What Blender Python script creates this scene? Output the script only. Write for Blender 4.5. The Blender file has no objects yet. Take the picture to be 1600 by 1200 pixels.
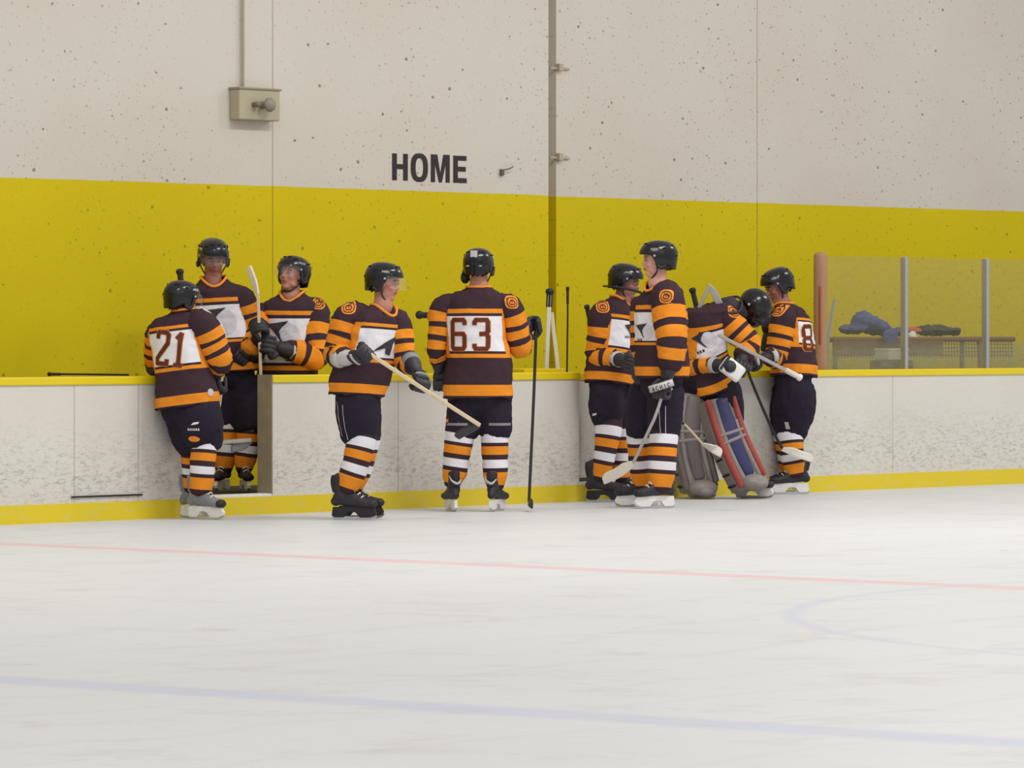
import bpy, bmesh, math, random
from mathutils import Vector, Matrix, noise
from mathutils.bvhtree import BVHTree
random.seed(4)
PI = math.pi
scene = bpy.context.scene
COL = scene.collection
# ------------------------------------------------------------ camera
F = 7400.0      # focal length in pixels of a 1600 wide frame
CH = 1.396      # camera height above the ice
cam_d = bpy.data.cameras.new('camera'); cam = bpy.data.objects.new('camera', cam_d); COL.objects.link(cam)
cam_d.sensor_width = 36; cam_d.lens = 36 * F / 1600; cam_d.shift_y = -80 / 1600
cam_d.clip_end = 300
cam.location = (0, 0, CH); cam.rotation_euler = (PI / 2, 0, 0)
scene.camera = cam
# ------------------------------------------------------------ exposure, world, lamps
vs = scene.view_settings
vs.view_transform = 'Standard'; vs.look = 'None'; vs.gamma = 1; vs.use_curve_mapping = False
vs.exposure = 0.0
w = bpy.data.worlds.new('world'); scene.world = w; w.use_nodes = True
bg = w.node_tree.nodes['Background']; bg.inputs[0].default_value = (1.0, 0.975, 0.945, 1); bg.inputs[1].default_value = 0.66
def area(loc, sx, sy, power, col, rz=0, tilt=(0, 0)):
    l = bpy.data.lights.new('arena_light', 'AREA'); l.shape = 'RECTANGLE'; l.size = sx; l.size_y = sy; l.energy = power; l.color = col
    o = bpy.data.objects.new('arena_light', l); COL.objects.link(o); o.location = loc; o.rotation_euler = (tilt[0], tilt[1], rz)
    return o
WARM = (1.0, 0.97, 0.93)
RINK = math.atan2(0.747, 0.665)
for (x, y, p) in ((-2.0, 27, 270), (3.5, 33, 470), (6.5, 21, 230), (-9, 21, 60), (0.5, 13, 200), (9.5, 40, 420)):
    area((x, y, 8.5), 4.0, 1.2, p, WARM, RINK)

# ------------------------------------------------------------ frames and helpers
D = Vector((0.665, 0.747, 0)).normalized()      # along the boards, away from the camera
N = Vector((D.y, -D.x, 0))                      # out of the boards onto the ice
UP = Vector((0, 0, 1))
DB = -25.66                                     # plane of the board face: N.p = DB
def P(x, y, Y): return Vector(((x - 800) * Y / F, Y, CH - (y - 520) * Y / F))
def Yon(x, Dn): return Dn / (N.x * (x - 800) / F + N.y)
def S(x, Dn):                                   # distance along D of the point of plane Dn seen at column x
    Y = Yon(x, Dn); return D.dot(Vector(((x - 800) * Y / F, Y, 0)))
def B(s, n, z=0.0): return D * s + N * n + UP * z   # rink frame to world

def tag(o, label=None, cat=None, group=None, kind=None):
    if label: o['label'] = label
    if cat: o['category'] = cat
    if group: o['group'] = group
    if kind: o['kind'] = kind
    return o
def empty(name, loc=(0, 0, 0)):
    o = bpy.data.objects.new(name, None); COL.objects.link(o); o.location = loc; o.empty_display_size = 0.1
    return o
def link(name, me, mats, parent=None, smooth=True):
    o = bpy.data.objects.new(name, me); COL.objects.link(o)
    if not isinstance(mats, (list, tuple)): mats = [mats]
    for m in mats: me.materials.append(m)
    if smooth:
        for p in me.polygons: p.use_smooth = True
    if parent:
        o.parent = parent
        if parent.type == 'EMPTY': o.matrix_parent_inverse = Matrix.Translation(-parent.location)
    return o
def to_obj(name, bm, mats, parent=None, smooth=True, auto=None):
    me = bpy.data.meshes.new(name); bmesh.ops.recalc_face_normals(bm, faces=bm.faces[:]); bm.to_mesh(me); bm.free()
    o = link(name, me, mats, parent, smooth)
    if auto:
        try: me.set_sharp_from_angle(angle=auto)
        except Exception: pass
    return o

def box(bm, frame, lo, hi, mi=0, bevel=0.0):
    """box lo..hi in frame (origin, ex, ey, ez)"""
    o, ex, ey, ez = frame
    vsx = []
    for k in range(8):
        x = hi[0] if k & 1 else lo[0]; y = hi[1] if k & 2 else lo[1]; z = hi[2] if k & 4 else lo[2]
        vsx.append(bm.verts.new(o + ex * x + ey * y + ez * z))
    fs = []
    for q in ((0, 1, 3, 2), (4, 6, 7, 5), (0, 4, 5, 1), (2, 3, 7, 6), (0, 2, 6, 4), (1, 5, 7, 3)):
        f = bm.faces.new([vsx[i] for i in q]); f.material_index = mi; fs.append(f)
    if bevel:
        es = list({e for f in fs for e in f.edges})
        r = bmesh.ops.bevel(bm, geom=es, offset=bevel, segments=2, affect='EDGES', profile=0.5)
        for f in r['faces']: f.material_index = mi
RF = (Vector((0, 0, 0)), D, N, UP)              # rink frame for box(): x along boards, y out of boards, z up

def cat(a, b, c, d, t):
    return 0.5 * ((2 * b) + (c - a) * t + (2 * a - 5 * b + 4 * c - d) * t * t + (3 * b - a - 3 * c + d) * t ** 3)
def resample(rows, n):
    """rows: list of (Vector, *floats); catmull-rom by arc length, n rings, returns (Vector, floats, t)"""
    L = [0]
    for a, b in zip(rows, rows[1:]): L.append(L[-1] + max((b[0] - a[0]).length, 1e-5))
    out = []
    for i in range(n):
        s = L[-1] * i / (n - 1); k = 0
        while k < len(L) - 2 and s > L[k + 1]: k += 1
        t = (s - L[k]) / (L[k + 1] - L[k])
        q = [rows[max(0, k - 1)], rows[k], rows[k + 1], rows[min(len(rows) - 1, k + 2)]]
        v = [cat(q[0][j], q[1][j], q[2][j], q[3][j], t) for j in range(len(rows[0]))]
        out.append((v[0], v[1:], i / (n - 1)))
    return out
def frames(pts, ref=None):
    """parallel transport frames"""
    T = []
    for i in range(len(pts)):
        a = pts[max(0, i - 1)]; b = pts[min(len(pts) - 1, i + 1)]; T.append((b - a).normalized())
    if ref is None: ref = Vector((0, -1, 0)) if abs(T[0].y) < 0.9 else Vector((1, 0, 0))
    u = (ref - T[0] * ref.dot(T[0])).normalized(); out = []
    for t in T:
        u = (u - t * u.dot(t)).normalized(); out.append((t, u, t.cross(u)))
    return out
def tube(bm, rows, n=12, seg=16, mi=0, ref=None, flat=1.0, uvl=None, cap=True):
    rs = resample([(p, r) for p, r in rows], n); pts = [r[0] for r in rs]; fr = frames(pts, ref)
    rings = []
    rr = [(pts[i], rs[i][1][0], fr[i], rs[i][2]) for i in range(n)]
    if cap:
        e = []
        for a in (0.25, 0.65):
            p, r, f, t = rr[0]; e.append((p - f[0] * r * math.cos(a * PI / 2) * 0.6, r * math.sin(a * PI / 2), f, 0.0))
        e2 = []
        for a in (0.65, 0.25):
            p, r, f, t = rr[-1]; e2.append((p + f[0] * r * math.cos(a * PI / 2) * 0.6, r * math.sin(a * PI / 2), f, 1.0))
        rr = e + rr + e2
    for p, r, f, t in rr:
        rings.append([bm.verts.new(p + f[1] * r * math.cos(2 * PI * k / seg) + f[2] * r * flat * math.sin(2 * PI * k / seg)) for k in range(seg)])
    for i in range(len(rings) - 1):
        for k in range(seg):
            fc = bm.faces.new([rings[i][k], rings[i][(k + 1) % seg], rings[i + 1][(k + 1) % seg], rings[i + 1][k]]); fc.material_index = mi
            if uvl:
                t0, t1 = rr[i][3], rr[i + 1][3]
                for lp, uv in zip(fc.loops, ((k / seg, t0), ((k + 1) / seg, t0), ((k + 1) / seg, t1), (k / seg, t1))): lp[uvl].uv = uv
    for ring, t in ((rings[0], 0.0), (rings[-1], 1.0)):
        fc = bm.faces.new(ring); fc.material_index = mi
        if uvl:
            for lp in fc.loops: lp[uvl].uv = (0, t)
def ell(bm, c, ax, r, sub=2, mi=0):
    """ellipsoid centre c, axes ax (3 vectors), radii r"""
    g = bmesh.ops.create_icosphere(bm, subdivisions=sub, radius=1.0)
    for v in g['verts']: v.co = c + ax[0] * v.co.x * r[0] + ax[1] * v.co.y * r[1] + ax[2] * v.co.z * r[2]
    for f in {f for v in g['verts'] for f in v.link_faces}: f.material_index = mi
def prism(bm, poly, fr, t, mi=0):
    """extrude a 2D polygon (ex, ez of frame) by +-t/2 along ey"""
    o, ex, ey, ez = fr
    a = [bm.verts.new(o + ex * x + ez * z - ey * t / 2) for x, z in poly]; b = [bm.verts.new(o + ex * x + ez * z + ey * t / 2) for x, z in poly]
    n = len(poly)
    fs = [bm.faces.new(a), bm.faces.new(b[::-1])]
    for i in range(n): fs.append(bm.faces.new([a[i], a[(i + 1) % n], b[(i + 1) % n], b[i]]))
    for f in fs: f.material_index = mi
def remesh(bm, vox, smooth_it=4):
    """merge overlapping closed shapes into one continuous surface"""
    me = bpy.data.meshes.new('tmp'); bm.to_mesh(me); bm.free()
    o = bpy.data.objects.new('tmp', me); COL.objects.link(o)
    m = o.modifiers.new('r', 'REMESH'); m.mode = 'VOXEL'; m.voxel_size = vox; m.use_smooth_shade = True
    s = o.modifiers.new('s', 'SMOOTH'); s.iterations = smooth_it; s.factor = 0.5
    dg = bpy.context.evaluated_depsgraph_get(); dg.update()
    out = bpy.data.meshes.new_from_object(o.evaluated_get(dg)); bpy.data.objects.remove(o); bpy.data.meshes.remove(me)
    out.materials.clear()
    return out
def wrinkle(me, amp, freq, seed=0.0, amp2=0.0):
    off = Vector((seed * 3.1, seed * 7.7, seed)); me.update()
    nn = [v.normal.copy() for v in me.vertices]
    for v, nrm in zip(me.vertices, nn):
        q = (v.co + off) * freq; q.z *= 0.75
        a = noise.noise(q) * amp
        if amp2: a += (abs(noise.noise(q * 2.6)) * 2 - 0.6) * amp2
        v.co += nrm * a

# ------------------------------------------------------------ materials
def hexc(r, g, b):
    f = lambda c: (c / 255) / 12.92 if c / 255 <= 0.04045 else ((c / 255 + 0.055) / 1.055) ** 2.4
    return (f(r), f(g), f(b), 1)
class NT:
    def __init__(s, name):
        s.m = bpy.data.materials.new(name); s.m.use_nodes = True; s.t = s.m.node_tree; s.n = s.t.nodes; s.b = s.n['Principled BSDF']
    def new(s, t, **kw):
        x = s.n.new(t)
        for k, v in kw.items():
            if k.startswith('i_'): x.inputs[int(k[2:])].default_value = v
            else: setattr(x, k, v)
        return x
    def l(s, a, b): s.t.links.new(a, b)
    def math(s, op, a, b=None, c=None, clamp=False):
        x = s.new('ShaderNodeMath', operation=op); x.use_clamp = clamp
        for i, q in enumerate((a, b, c)):
            if q is None: continue
            if isinstance(q, (int, float)): x.inputs[i].default_value = q
            else: s.l(q, x.inputs[i])
        return x.outputs[0]
    def mix(s, f, a, b):
        x = s.new('ShaderNodeMix', data_type='RGBA')
        for i, q in ((0, f), (6, a), (7, b)):
            if isinstance(q, (int, float, tuple)): x.inputs[i].default_value = q
            else: s.l(q, x.inputs[i])
        return x.outputs[2]
    def ramp(s, fac, stops, interp='LINEAR'):
        x = s.new('ShaderNodeValToRGB'); cr = x.color_ramp; cr.interpolation = interp
        while len(cr.elements) > 1: cr.elements.remove(cr.elements[-1])
        cr.elements[0].position = stops[0][0]; cr.elements[0].color = stops[0][1]
        for p, c in stops[1:]:
            e = cr.elements.new(p); e.color = c
        s.l(fac, x.inputs[0]); return x.outputs[0]
    def coord(s, which='Object'): return s.new('ShaderNodeTexCoord').outputs[which]
    def mapping(s, v, scale=(1, 1, 1), rot=(0, 0, 0), loc=(0, 0, 0)):
        x = s.new('ShaderNodeMapping'); s.l(v, x.inputs[0]); x.inputs[1].default_value = loc; x.inputs[2].default_value = rot; x.inputs[3].default_value = scale; return x.outputs[0]
    def noise(s, v, scale, detail=3, rough=0.5):
        x = s.new('ShaderNodeTexNoise'); s.l(v, x.inputs['Vector']); x.inputs['Scale'].default_value = scale; x.inputs['Detail'].default_value = detail; x.inputs['Roughness'].default_value = rough; return x.outputs['Fac']
    def bump(s, h, strength, dist=0.01):
        x = s.new('ShaderNodeBump'); s.l(h, x.inputs['Height']); x.inputs['Strength'].default_value = strength; x.inputs['Distance'].default_value = dist; s.l(x.outputs[0], s.b.inputs['Normal'])
def simple(name, rgb, rough=0.6, metal=0.0, spec=0.5, var=0.12, scale=30, bump=0.0, coat=0.0):
    q = NT(name); v = q.coord(); nz = q.noise(v, scale)
    c = hexc(*rgb); dk = tuple(x * (1 - var) for x in c[:3]) + (1,); lt = tuple(min(1, x * (1 + var)) for x in c[:3]) + (1,)
    q.l(q.mix(nz, dk, lt), q.b.inputs['Base Color'])
    q.b.inputs['Roughness'].default_value = rough; q.b.inputs['Metallic'].default_value = metal; q.b.inputs['Specular IOR Level'].default_value = spec
    q.b.inputs['Coat Weight'].default_value = coat
    if bump: q.bump(nz, bump, 0.004)
    return q.m
BLK = hexc(60, 42, 50); ORG = hexc(228, 140, 38); WHT = hexc(226, 224, 230); DBR = hexc(66, 40, 44)
def fabric_finish(q):
    v = q.coord(); n1 = q.noise(v, 160, 2); n2 = q.noise(v, 14, 3)
    q.bump(q.math('ADD', q.math('MULTIPLY', n1, 0.3), n2), 0.35, 0.012)
    q.b.inputs['Roughness'].default_value = 0.85; q.b.inputs['Specular IOR Level'].default_value = 0.2
def uvx(q):
    s = q.new('ShaderNodeSeparateXYZ'); q.l(q.coord('UV'), s.inputs[0]); return s.outputs
def ramp_mat(name, stops, side=None):
    q = NT(name); u, v, _ = uvx(q); c = q.ramp(v, stops, 'CONSTANT')
    if side:
        c2 = q.ramp(v, side, 'CONSTANT')
        m = q.math('GREATER_THAN', q.math('ABSOLUTE', q.math('COSINE', q.math('MULTIPLY', u, 2 * PI))), 0.87)
        c = q.mix(m, c, c2)
    q.l(c, q.b.inputs['Base Color']); fabric_finish(q); return q.m
torso_stops = [(0, BLK), (.02, ORG), (.125, BLK), (.365, ORG), (.40, BLK), (.425, WHT), (.745, BLK), (.77, ORG), (.81, BLK)]
side_stops = [(0, BLK), (.02, ORG), (.125, BLK), (.365, ORG), (.81, BLK)]
M_torso = ramp_mat('jersey_body', torso_stops, side_stops)
M_sleeve4 = ramp_mat('jersey_sleeve', [(0, BLK), (.29, ORG), (.42, BLK), (.49, ORG), (.60, BLK), (.67, ORG), (.78, BLK), (.84, ORG), (.94, BLK)])
M_sleeve3 = ramp_mat('jersey_sleeve_wide', [(0, BLK), (.27, ORG), (.44, BLK), (.53, ORG), (.66, BLK), (.75, ORG), (.90, BLK)])
GRY = hexc(110, 105, 115)
M_sock = ramp_mat('sock_stripes', [(0, BLK), (.04, ORG), (.10, BLK), (.17, BLK), (.22, WHT), (.35, BLK), (.40, ORG), (.52, BLK), (.60, WHT), (.72, BLK), (.79, ORG), (.98, BLK)])
M_pants = simple('pants_nylon', (40, 34, 48), 0.8, spec=0.15, bump=0.3, scale=18)
M_helmet = simple('helmet_gloss_black', (18, 16, 22), 0.22, spec=0.4, coat=0.15, var=0.05)
M_hole = simple('vent_black', (12, 11, 14), 0.9)
M_dark = simple('black_leather', (40, 36, 46), 0.55, bump=0.3)
M_black = simple('black_rubber', (30, 28, 34), 0.6)
M_grey = simple('grey_leather', (128, 128, 132), 0.55, bump=0.3)
M_lgrey = simple('pale_grey_leather', (186, 184, 184), 0.5, bump=0.3)
M_white = simple('white_plastic', (226, 224, 222), 0.4)
M_red = simple('red_vinyl', (190, 70, 58), 0.5)
M_navy = simple('navy_vinyl', (44, 44, 92), 0.55)
M_maroon = simple('number_twill', (92, 38, 24), 0.8)
M_orange = simple('orange_twill', (232, 142, 44), 0.8)
M_jblack = simple('black_twill', (52, 44, 54), 0.8)
M_skin = simple('skin', (186, 128, 110), 0.5, var=0.06, scale=12)
M_skin2 = simple('skin_tan', (146, 94, 80), 0.5, var=0.06, scale=12)
M_skin3 = simple('skin_pale', (208, 156, 138), 0.5, var=0.06, scale=12)
M_disc = simple('badge_grey', (204, 202, 210), 0.85)
M_lips = simple('lips', (166, 92, 84), 0.5)
M_eye = simple('eye_dark', (50, 38, 34), 0.3)
M_eyew = simple('eye_white', (158, 146, 140), 0.3)
M_hair = simple('hair_brown', (52, 36, 28), 0.8, bump=0.5, scale=60)
M_hair2 = simple('hair_dark_blond', (120, 88, 58), 0.8, bump=0.5, scale=60)
M_steel = simple('steel', (190, 192, 196), 0.25, metal=0.9)
M_alu = simple('aluminium', (176, 178, 178), 0.4, metal=0.6)
M_wood = simple('pale_wood_shaft', (208, 190, 158), 0.5)
M_silver = simple('silver_shaft', (168, 164, 160), 0.4)
M_tapew = simple('white_tape', (224, 220, 208), 0.8, bump=0.4, scale=60)
M_tan = simple('tan_padding', (162, 124, 92), 0.7)
M_yel = simple('cap_yellow', (224, 200, 14), 0.45, var=0.06, scale=5)
M_letter = simple('letter_paint', (44, 34, 40), 0.7)
M_blue = simple('blue_cloth', (70, 84, 130), 0.85, bump=0.4)
M_brownwood = simple('brown_wood', (122, 88, 56), 0.7, bump=0.3)
M_rubberfloor = simple('rubber_floor', (44, 42, 48), 0.9, bump=0.5)
M_conduit = simple('conduit_grey', (176, 166, 148), 0.6)
M_boxm = simple('beige_metal', (176, 168, 142), 0.6, var=0.08, scale=8)

def glass_mat(name, tint, alpha, rough=0.05, reflect_scuffs=False):
    q = NT(name)
    q.b.inputs['Base Color'].default_value = tint; q.b.inputs['Roughness'].default_value = rough; q.b.inputs['Specular IOR Level'].default_value = 0.5
    if reflect_scuffs:
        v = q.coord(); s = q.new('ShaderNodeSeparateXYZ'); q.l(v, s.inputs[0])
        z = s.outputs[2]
        low = q.ramp(q.math('MULTIPLY', q.math('SUBTRACT', z, 1.07), 1.0), [(0, (1, 1, 1, 1)), (0.16, (0.8, 0.8, 0.8, 1)), (0.26, (0, 0, 0, 1))])  # reflection of the ice painted as a haze low on the pane
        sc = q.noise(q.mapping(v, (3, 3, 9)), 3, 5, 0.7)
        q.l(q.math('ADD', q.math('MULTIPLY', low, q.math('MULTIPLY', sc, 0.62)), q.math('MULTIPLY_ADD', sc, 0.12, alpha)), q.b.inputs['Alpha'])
    else: q.b.inputs['Alpha'].default_value = alpha
    return q.m
M_glass = glass_mat('scuffed_reflection_glass', hexc(140, 138, 112), 0.08, 0.15, reflect_scuffs=True)
M_visor = glass_mat('clear_visor', (0.5, 0.52, 0.56, 1), 0.11, 0.04)

def wall_mat(name, stripe_z):
    q = NT(name); v = q.coord(); s = q.new('ShaderNodeSeparateXYZ'); q.l(v, s.inputs[0]); x, y, z = s.outputs
    big = q.noise(v, 0.7, 4); mid = q.noise(v, 4, 4)
    white = q.mix(big, hexc(200, 192, 180), hexc(212, 208, 198))
    yel = q.mix(big, hexc(201, 180, 3), hexc(214, 194, 4))
    edge = q.math('ADD', z, q.math('MULTIPLY', q.math('SUBTRACT', mid, 0.5), 0.012))
    isw = q.math('GREATER_THAN', edge, stripe_z)
    base = q.mix(isw, yel, white)
    # pock marks: small slanted chips, denser in patches
    def chips(scale, thr, size, rot, loc):
        vm = q.mapping(v, (1.0, 1, 1.25), (0, rot, 0), loc)
        vo = q.new('ShaderNodeTexVoronoi'); vo.voronoi_dimensions = '2D'; vo.feature = 'F1'; sp_ = q.new('ShaderNodeSeparateXYZ'); q.l(vm, sp_.inputs[0]); cb = q.new('ShaderNodeCombineXYZ'); q.l(sp_.outputs[0], cb.inputs[0]); q.l(sp_.outputs[2], cb.inputs[1])
        ad = q.new('ShaderNodeVectorMath', operation='ADD'); nn_ = q.new('ShaderNodeTexNoise'); q.l(v, nn_.inputs['Vector']); nn_.inputs['Scale'].default_value = 40; sb_ = q.new('ShaderNodeVectorMath', operation='SCALE'); q.l(nn_.outputs['Color'], sb_.inputs[0]); sb_.inputs[3].default_value = 0.02
        q.l(cb.outputs[0], ad.inputs[0]); q.l(sb_.outputs[0], ad.inputs[1]); q.l(ad.outputs[0], vo.inputs['Vector']); vo.inputs['Scale'].default_value = scale
        sc = q.new('ShaderNodeSeparateColor'); q.l(vo.outputs['Color'], sc.inputs[0])
        pick = q.math('GREATER_THAN', sc.outputs[0], thr)
        rad = q.math('MULTIPLY', sc.outputs[1], size)
        return q.math('MULTIPLY', pick, q.math('LESS_THAN', vo.outputs['Distance'], rad))
    patch = q.ramp(q.noise(v, 0.9, 3), [(0.38, (0.25, 0.25, 0.25, 1)), (0.62, (1, 1, 1, 1))])
    c = q.math('ADD', chips(9, 0.45, 0.13, 0.5, (0, 0, 0)), q.math('MULTIPLY', chips(19, 0.45, 0.19, -0.4, (3, 1, 2)), 0.6), clamp=True)
    c = q.math('MULTIPLY', c, q.math('MULTIPLY', patch, 0.55))
    big2 = chips(4.5, 0.80, 0.085, 0.3, (1, 4, 2))
    c = q.math('ADD', c, q.math('MULTIPLY', big2, 0.75), clamp=True)
    dark = q.mix(isw, hexc(140, 122, 20), hexc(112, 104, 94))
    base = q.mix(c, base, dark)
    q.l(base, q.b.inputs['Base Color']); q.b.inputs['Roughness'].default_value = 0.75; q.b.inputs['Specular IOR Level'].default_value = 0.25
    q.bump(q.math('SUBTRACT', q.noise(v, 40, 3), c), 0.25, 0.006)
    return q.m
M_wall = wall_mat('painted_precast_wall', 2.60)

def board_mat():
    q = NT('white_board_panel'); v = q.coord(); s = q.new('ShaderNodeSeparateXYZ'); q.l(v, s.inputs[0]); x, y, z = s.outputs
    base = q.mix(q.noise(v, 1.2, 4), hexc(206, 202, 194), hexc(220, 217, 210))
    # puck scuffs: short arcs and smudges gathered in the lower half
    sm = q.noise(q.mapping(v, (3.2, 3.2, 9), (0, 0.35, 0)), 5, 8, 0.75)
    sm2 = q.noise(q.mapping(v, (2.0, 2.0, 12), (0, -0.5, 0)), 7, 8, 0.75)
    sc = q.math('ADD', q.ramp(sm, [(0.50, (0, 0, 0, 1)), (0.62, (1, 1, 1, 1))]), q.ramp(sm2, [(0.54, (0, 0, 0, 1)), (0.68, (1, 1, 1, 1))]), clamp=True)
    band = q.ramp(z, [(0.12, (0.5, 0.5, 0.5, 1)), (0.30, (1, 1, 1, 1)), (0.55, (0.55, 0.55, 0.55, 1)), (0.75, (0.1, 0.1, 0.1, 1))])
    base = q.mix(q.math('MULTIPLY', q.math('MULTIPLY', sc, band), 0.5), base, hexc(120, 116, 110))
    # chips
    vo = q.new('ShaderNodeTexVoronoi'); q.l(v, vo.inputs['Vector']); vo.inputs['Scale'].default_value = 6
    sp = q.new('ShaderNodeSeparateColor'); q.l(vo.outputs['Color'], sp.inputs[0])
    ch = q.math('MULTIPLY', q.math('GREATER_THAN', sp.outputs[0], 0.8), q.math('LESS_THAN', vo.outputs['Distance'], 0.06))
    base = q.mix(q.math('MULTIPLY', ch, 0.5), base, hexc(110, 106, 104))
    q.l(base, q.b.inputs['Base Color']); q.b.inputs['Roughness'].default_value = 0.5; q.b.inputs['Specular IOR Level'].default_value = 0.3
    return q.m
M_board = board_mat()
def kick_mat():
    q = NT('kick_plate_yellow'); v = q.coord()
    sm = q.noise(q.mapping(v, (2, 2, 6)), 5, 6, 0.7)
    f = q.ramp(sm, [(0.55, (0, 0, 0, 1)), (0.68, (1, 1, 1, 1))])
    q.l(q.mix(q.math('MULTIPLY', f, 0.55), hexc(222, 198, 30), hexc(206, 196, 140)), q.b.inputs['Base Color']); q.b.inputs['Roughness'].default_value = 0.5
    return q.m
M_kick = kick_mat()

def ice_mat():
    q = NT('ice'); v = q.coord(); s = q.new('ShaderNodeSeparateXYZ'); q.l(v, s.inputs[0]); x, y, z = s.outputs   # x along boards, y out from boards (rink frame)
    base = q.mix(q.noise(v, 0.35, 4), hexc(203, 204, 205), hexc(214, 216, 218))
    def scratches(rot, sc, lo, hi, loc=(0, 0, 0)):
        nz = q.noise(q.mapping(v, (0.35, 6, 1), (0, 0, rot), loc), sc, 7, 0.7)
        return q.ramp(nz, [(lo, (0, 0, 0, 1)), (hi, (1, 1, 1, 1))])
    a = q.math('ADD', scratches(0.75, 1.6, 0.60, 0.70), scratches(1.05, 2.3, 0.62, 0.72, (5, 2, 0)), clamp=True)
    a = q.math('MULTIPLY', a, q.ramp(q.noise(v, 0.5, 3), [(0.42, (0.1, 0.1, 0.1, 1)), (0.65, (1, 1, 1, 1))]))
    base = q.mix(q.math('MULTIPLY', a, 0.42), base, hexc(176, 174, 172))
    bl = q.math('ADD', q.ramp(q.noise(v, 1.6, 7, 0.72), [(0.53, (0, 0, 0, 1)), (0.70, (1, 1, 1, 1))]), q.ramp(q.noise(q.mapping(v, (1.6, 0.7, 1), (0, 0, 0.75)), 4.5, 7, 0.75), [(0.58, (0, 0, 0, 1)), (0.72, (1, 1, 1, 1))]), clamp=True)
    base = q.mix(q.math('MULTIPLY', bl, 0.42), base, hexc(176, 171, 165))
    # wavy skate arcs
    wv = q.new('ShaderNodeTexWave'); wv.wave_type = 'RINGS'; q.l(q.mapping(v, (1, 1, 1), (0, 0, 0), (-11, 14, 0)), wv.inputs['Vector']); wv.inputs['Scale'].default_value = 0.35; wv.inputs['Distortion'].default_value = 9; wv.inputs['Detail'].default_value = 4; wv.inputs['Detail Scale'].default_value = 0.6
    arcs = q.ramp(wv.outputs['Fac'], [(0.965, (0, 0, 0, 1)), (0.995, (1, 1, 1, 1))])
    base = q.mix(q.math('MULTIPLY', arcs, q.math('MULTIPLY', q.noise(v, 0.8, 3), 0.16)), base, hexc(168, 166, 168))
    wob = q.math('MULTIPLY', q.math('SUBTRACT', q.noise(v, 3, 3), 0.5), 0.05)
    def band(dist, half, soft):
        return q.math('SUBTRACT', 1.0, q.math('DIVIDE', q.math('SUBTRACT', q.math('ADD', q.math('ABSOLUTE', dist), wob), half - soft), 2 * soft), clamp=True)
    fade = q.math('MULTIPLY_ADD', q.noise(v, 1.5, 4), 0.5, 0.45)
    red = q.math('MULTIPLY', band(q.math('SUBTRACT', x, 21.17), 0.13, 0.04), fade)
    base = q.mix(q.math('MULTIPLY', red, 0.62), base, hexc(226, 150, 152))
    blu = q.math('MULTIPLY', band(q.math('SUBTRACT', x, q.math('MULTIPLY_ADD', y, -0.0644, 13.786)), 0.15, 0.06), fade)
    base = q.mix(q.math('MULTIPLY', blu, 0.75), base, hexc(176, 184, 214))
    dx = q.math('SUBTRACT', x, 21.25); dy = q.math('SUBTRACT', y, 10.96)
    r = q.math('SQRT', q.math('ADD', q.math('MULTIPLY', dx, dx), q.math('MULTIPLY', dy, dy)))
    cir = q.math('MULTIPLY', band(q.math('SUBTRACT', r, 4.57), 0.045, 0.03), fade)
    base = q.mix(q.math('MULTIPLY', cir, 0.7), base, hexc(184, 190, 214))
    q.l(base, q.b.inputs['Base Color']); q.b.inputs['Roughness'].default_value = 0.45; q.b.inputs['Specular IOR Level'].default_value = 0.35
    q.bump(q.math('ADD', q.noise(v, 25, 4), a), 0.08, 0.003)
    return q.m
M_ice = ice_mat()

# ------------------------------------------------------------ the setting, built in the rink frame (x along the boards, y out onto the ice)
ROT = math.atan2(D.y, D.x)
def rink(name, lo, hi, m, parent=None, bevel=0.0, kind='structure'):
    """axis-aligned box in the rink frame, as an object turned into that frame"""
    bm = bmesh.new(); box(bm, (Vector((0, 0, 0)), Vector((1, 0, 0)), Vector((0, 1, 0)), UP), lo, hi, 0, bevel)
    o = to_obj(name, bm, m, parent, smooth=False)
    o.matrix_basis = RM
    if kind and not parent: o['kind'] = kind
    return o
# D x N must be right handed for a pure rotation: N = D turned by -90 deg, so local y runs along -N
RM = Matrix((( D.x, -N.x, 0, 0), (D.y, -N.y, 0, 0), (0, 0, 1, 0), (0, 0, 0, 1)))
def RB(s0, s1, n0, n1, z0, z1): return (min(s0, s1), min(-n0, -n1), z0), (max(s0, s1), max(-n0, -n1), z1)
NW1, NW2 = -27.33, -27.5       # wall planes
TH = 0.14                       # board thickness
SX = lambda x, Dn=DB: S(x, Dn)
rink('floor', *RB(-30, 75, DB, 30, -0.05, 0), M_ice)
rink('floor_bench', *RB(-12, 75, NW2 - 0.5, DB - 0.06, -0.05, 0.15), M_rubberfloor)
rink('wall_left', *RB(-12, SX(857, NW1), NW1, NW1 - 0.5, 0.0, 7.5), M_wall)
rink('wall_right', *RB(SX(869, NW2), 75, NW2, NW2 - 0.4, 0.0, 7.5), M_wall)
rink('wall_recess', *RB(SX(857, NW1) - 0.1, SX(869, NW2) + 0.1, NW1 - 0.5, NW1 - 0.6, 0.0, 7.5), M_wall)
M_seam = simple('panel_joint', (180, 172, 158), 0.8)
M_seamy = simple('panel_joint_painted', (168, 150, 14), 0.8)
for i, (x, n) in enumerate(((426, NW1), (1183, NW2))):
    rink('trim_%d' % (i + 1), *RB(SX(x, n) - 0.007, SX(x, n) + 0.007, n + 0.0015, n - 0.05, 2.602, 7.5), M_seam)
    rink('trim_%d' % (i + 3), *RB(SX(x, n) - 0.006, SX(x, n) + 0.006, n + 0.0015, n - 0.05, 0.15, 2.598), M_seamy)
OP1 = (SX(322), SX(425)); OP2 = (SX(905), SX(990))
segs = ((-12, OP1[0]), (OP1[1], OP2[0]), (OP2[1], 75))
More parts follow.
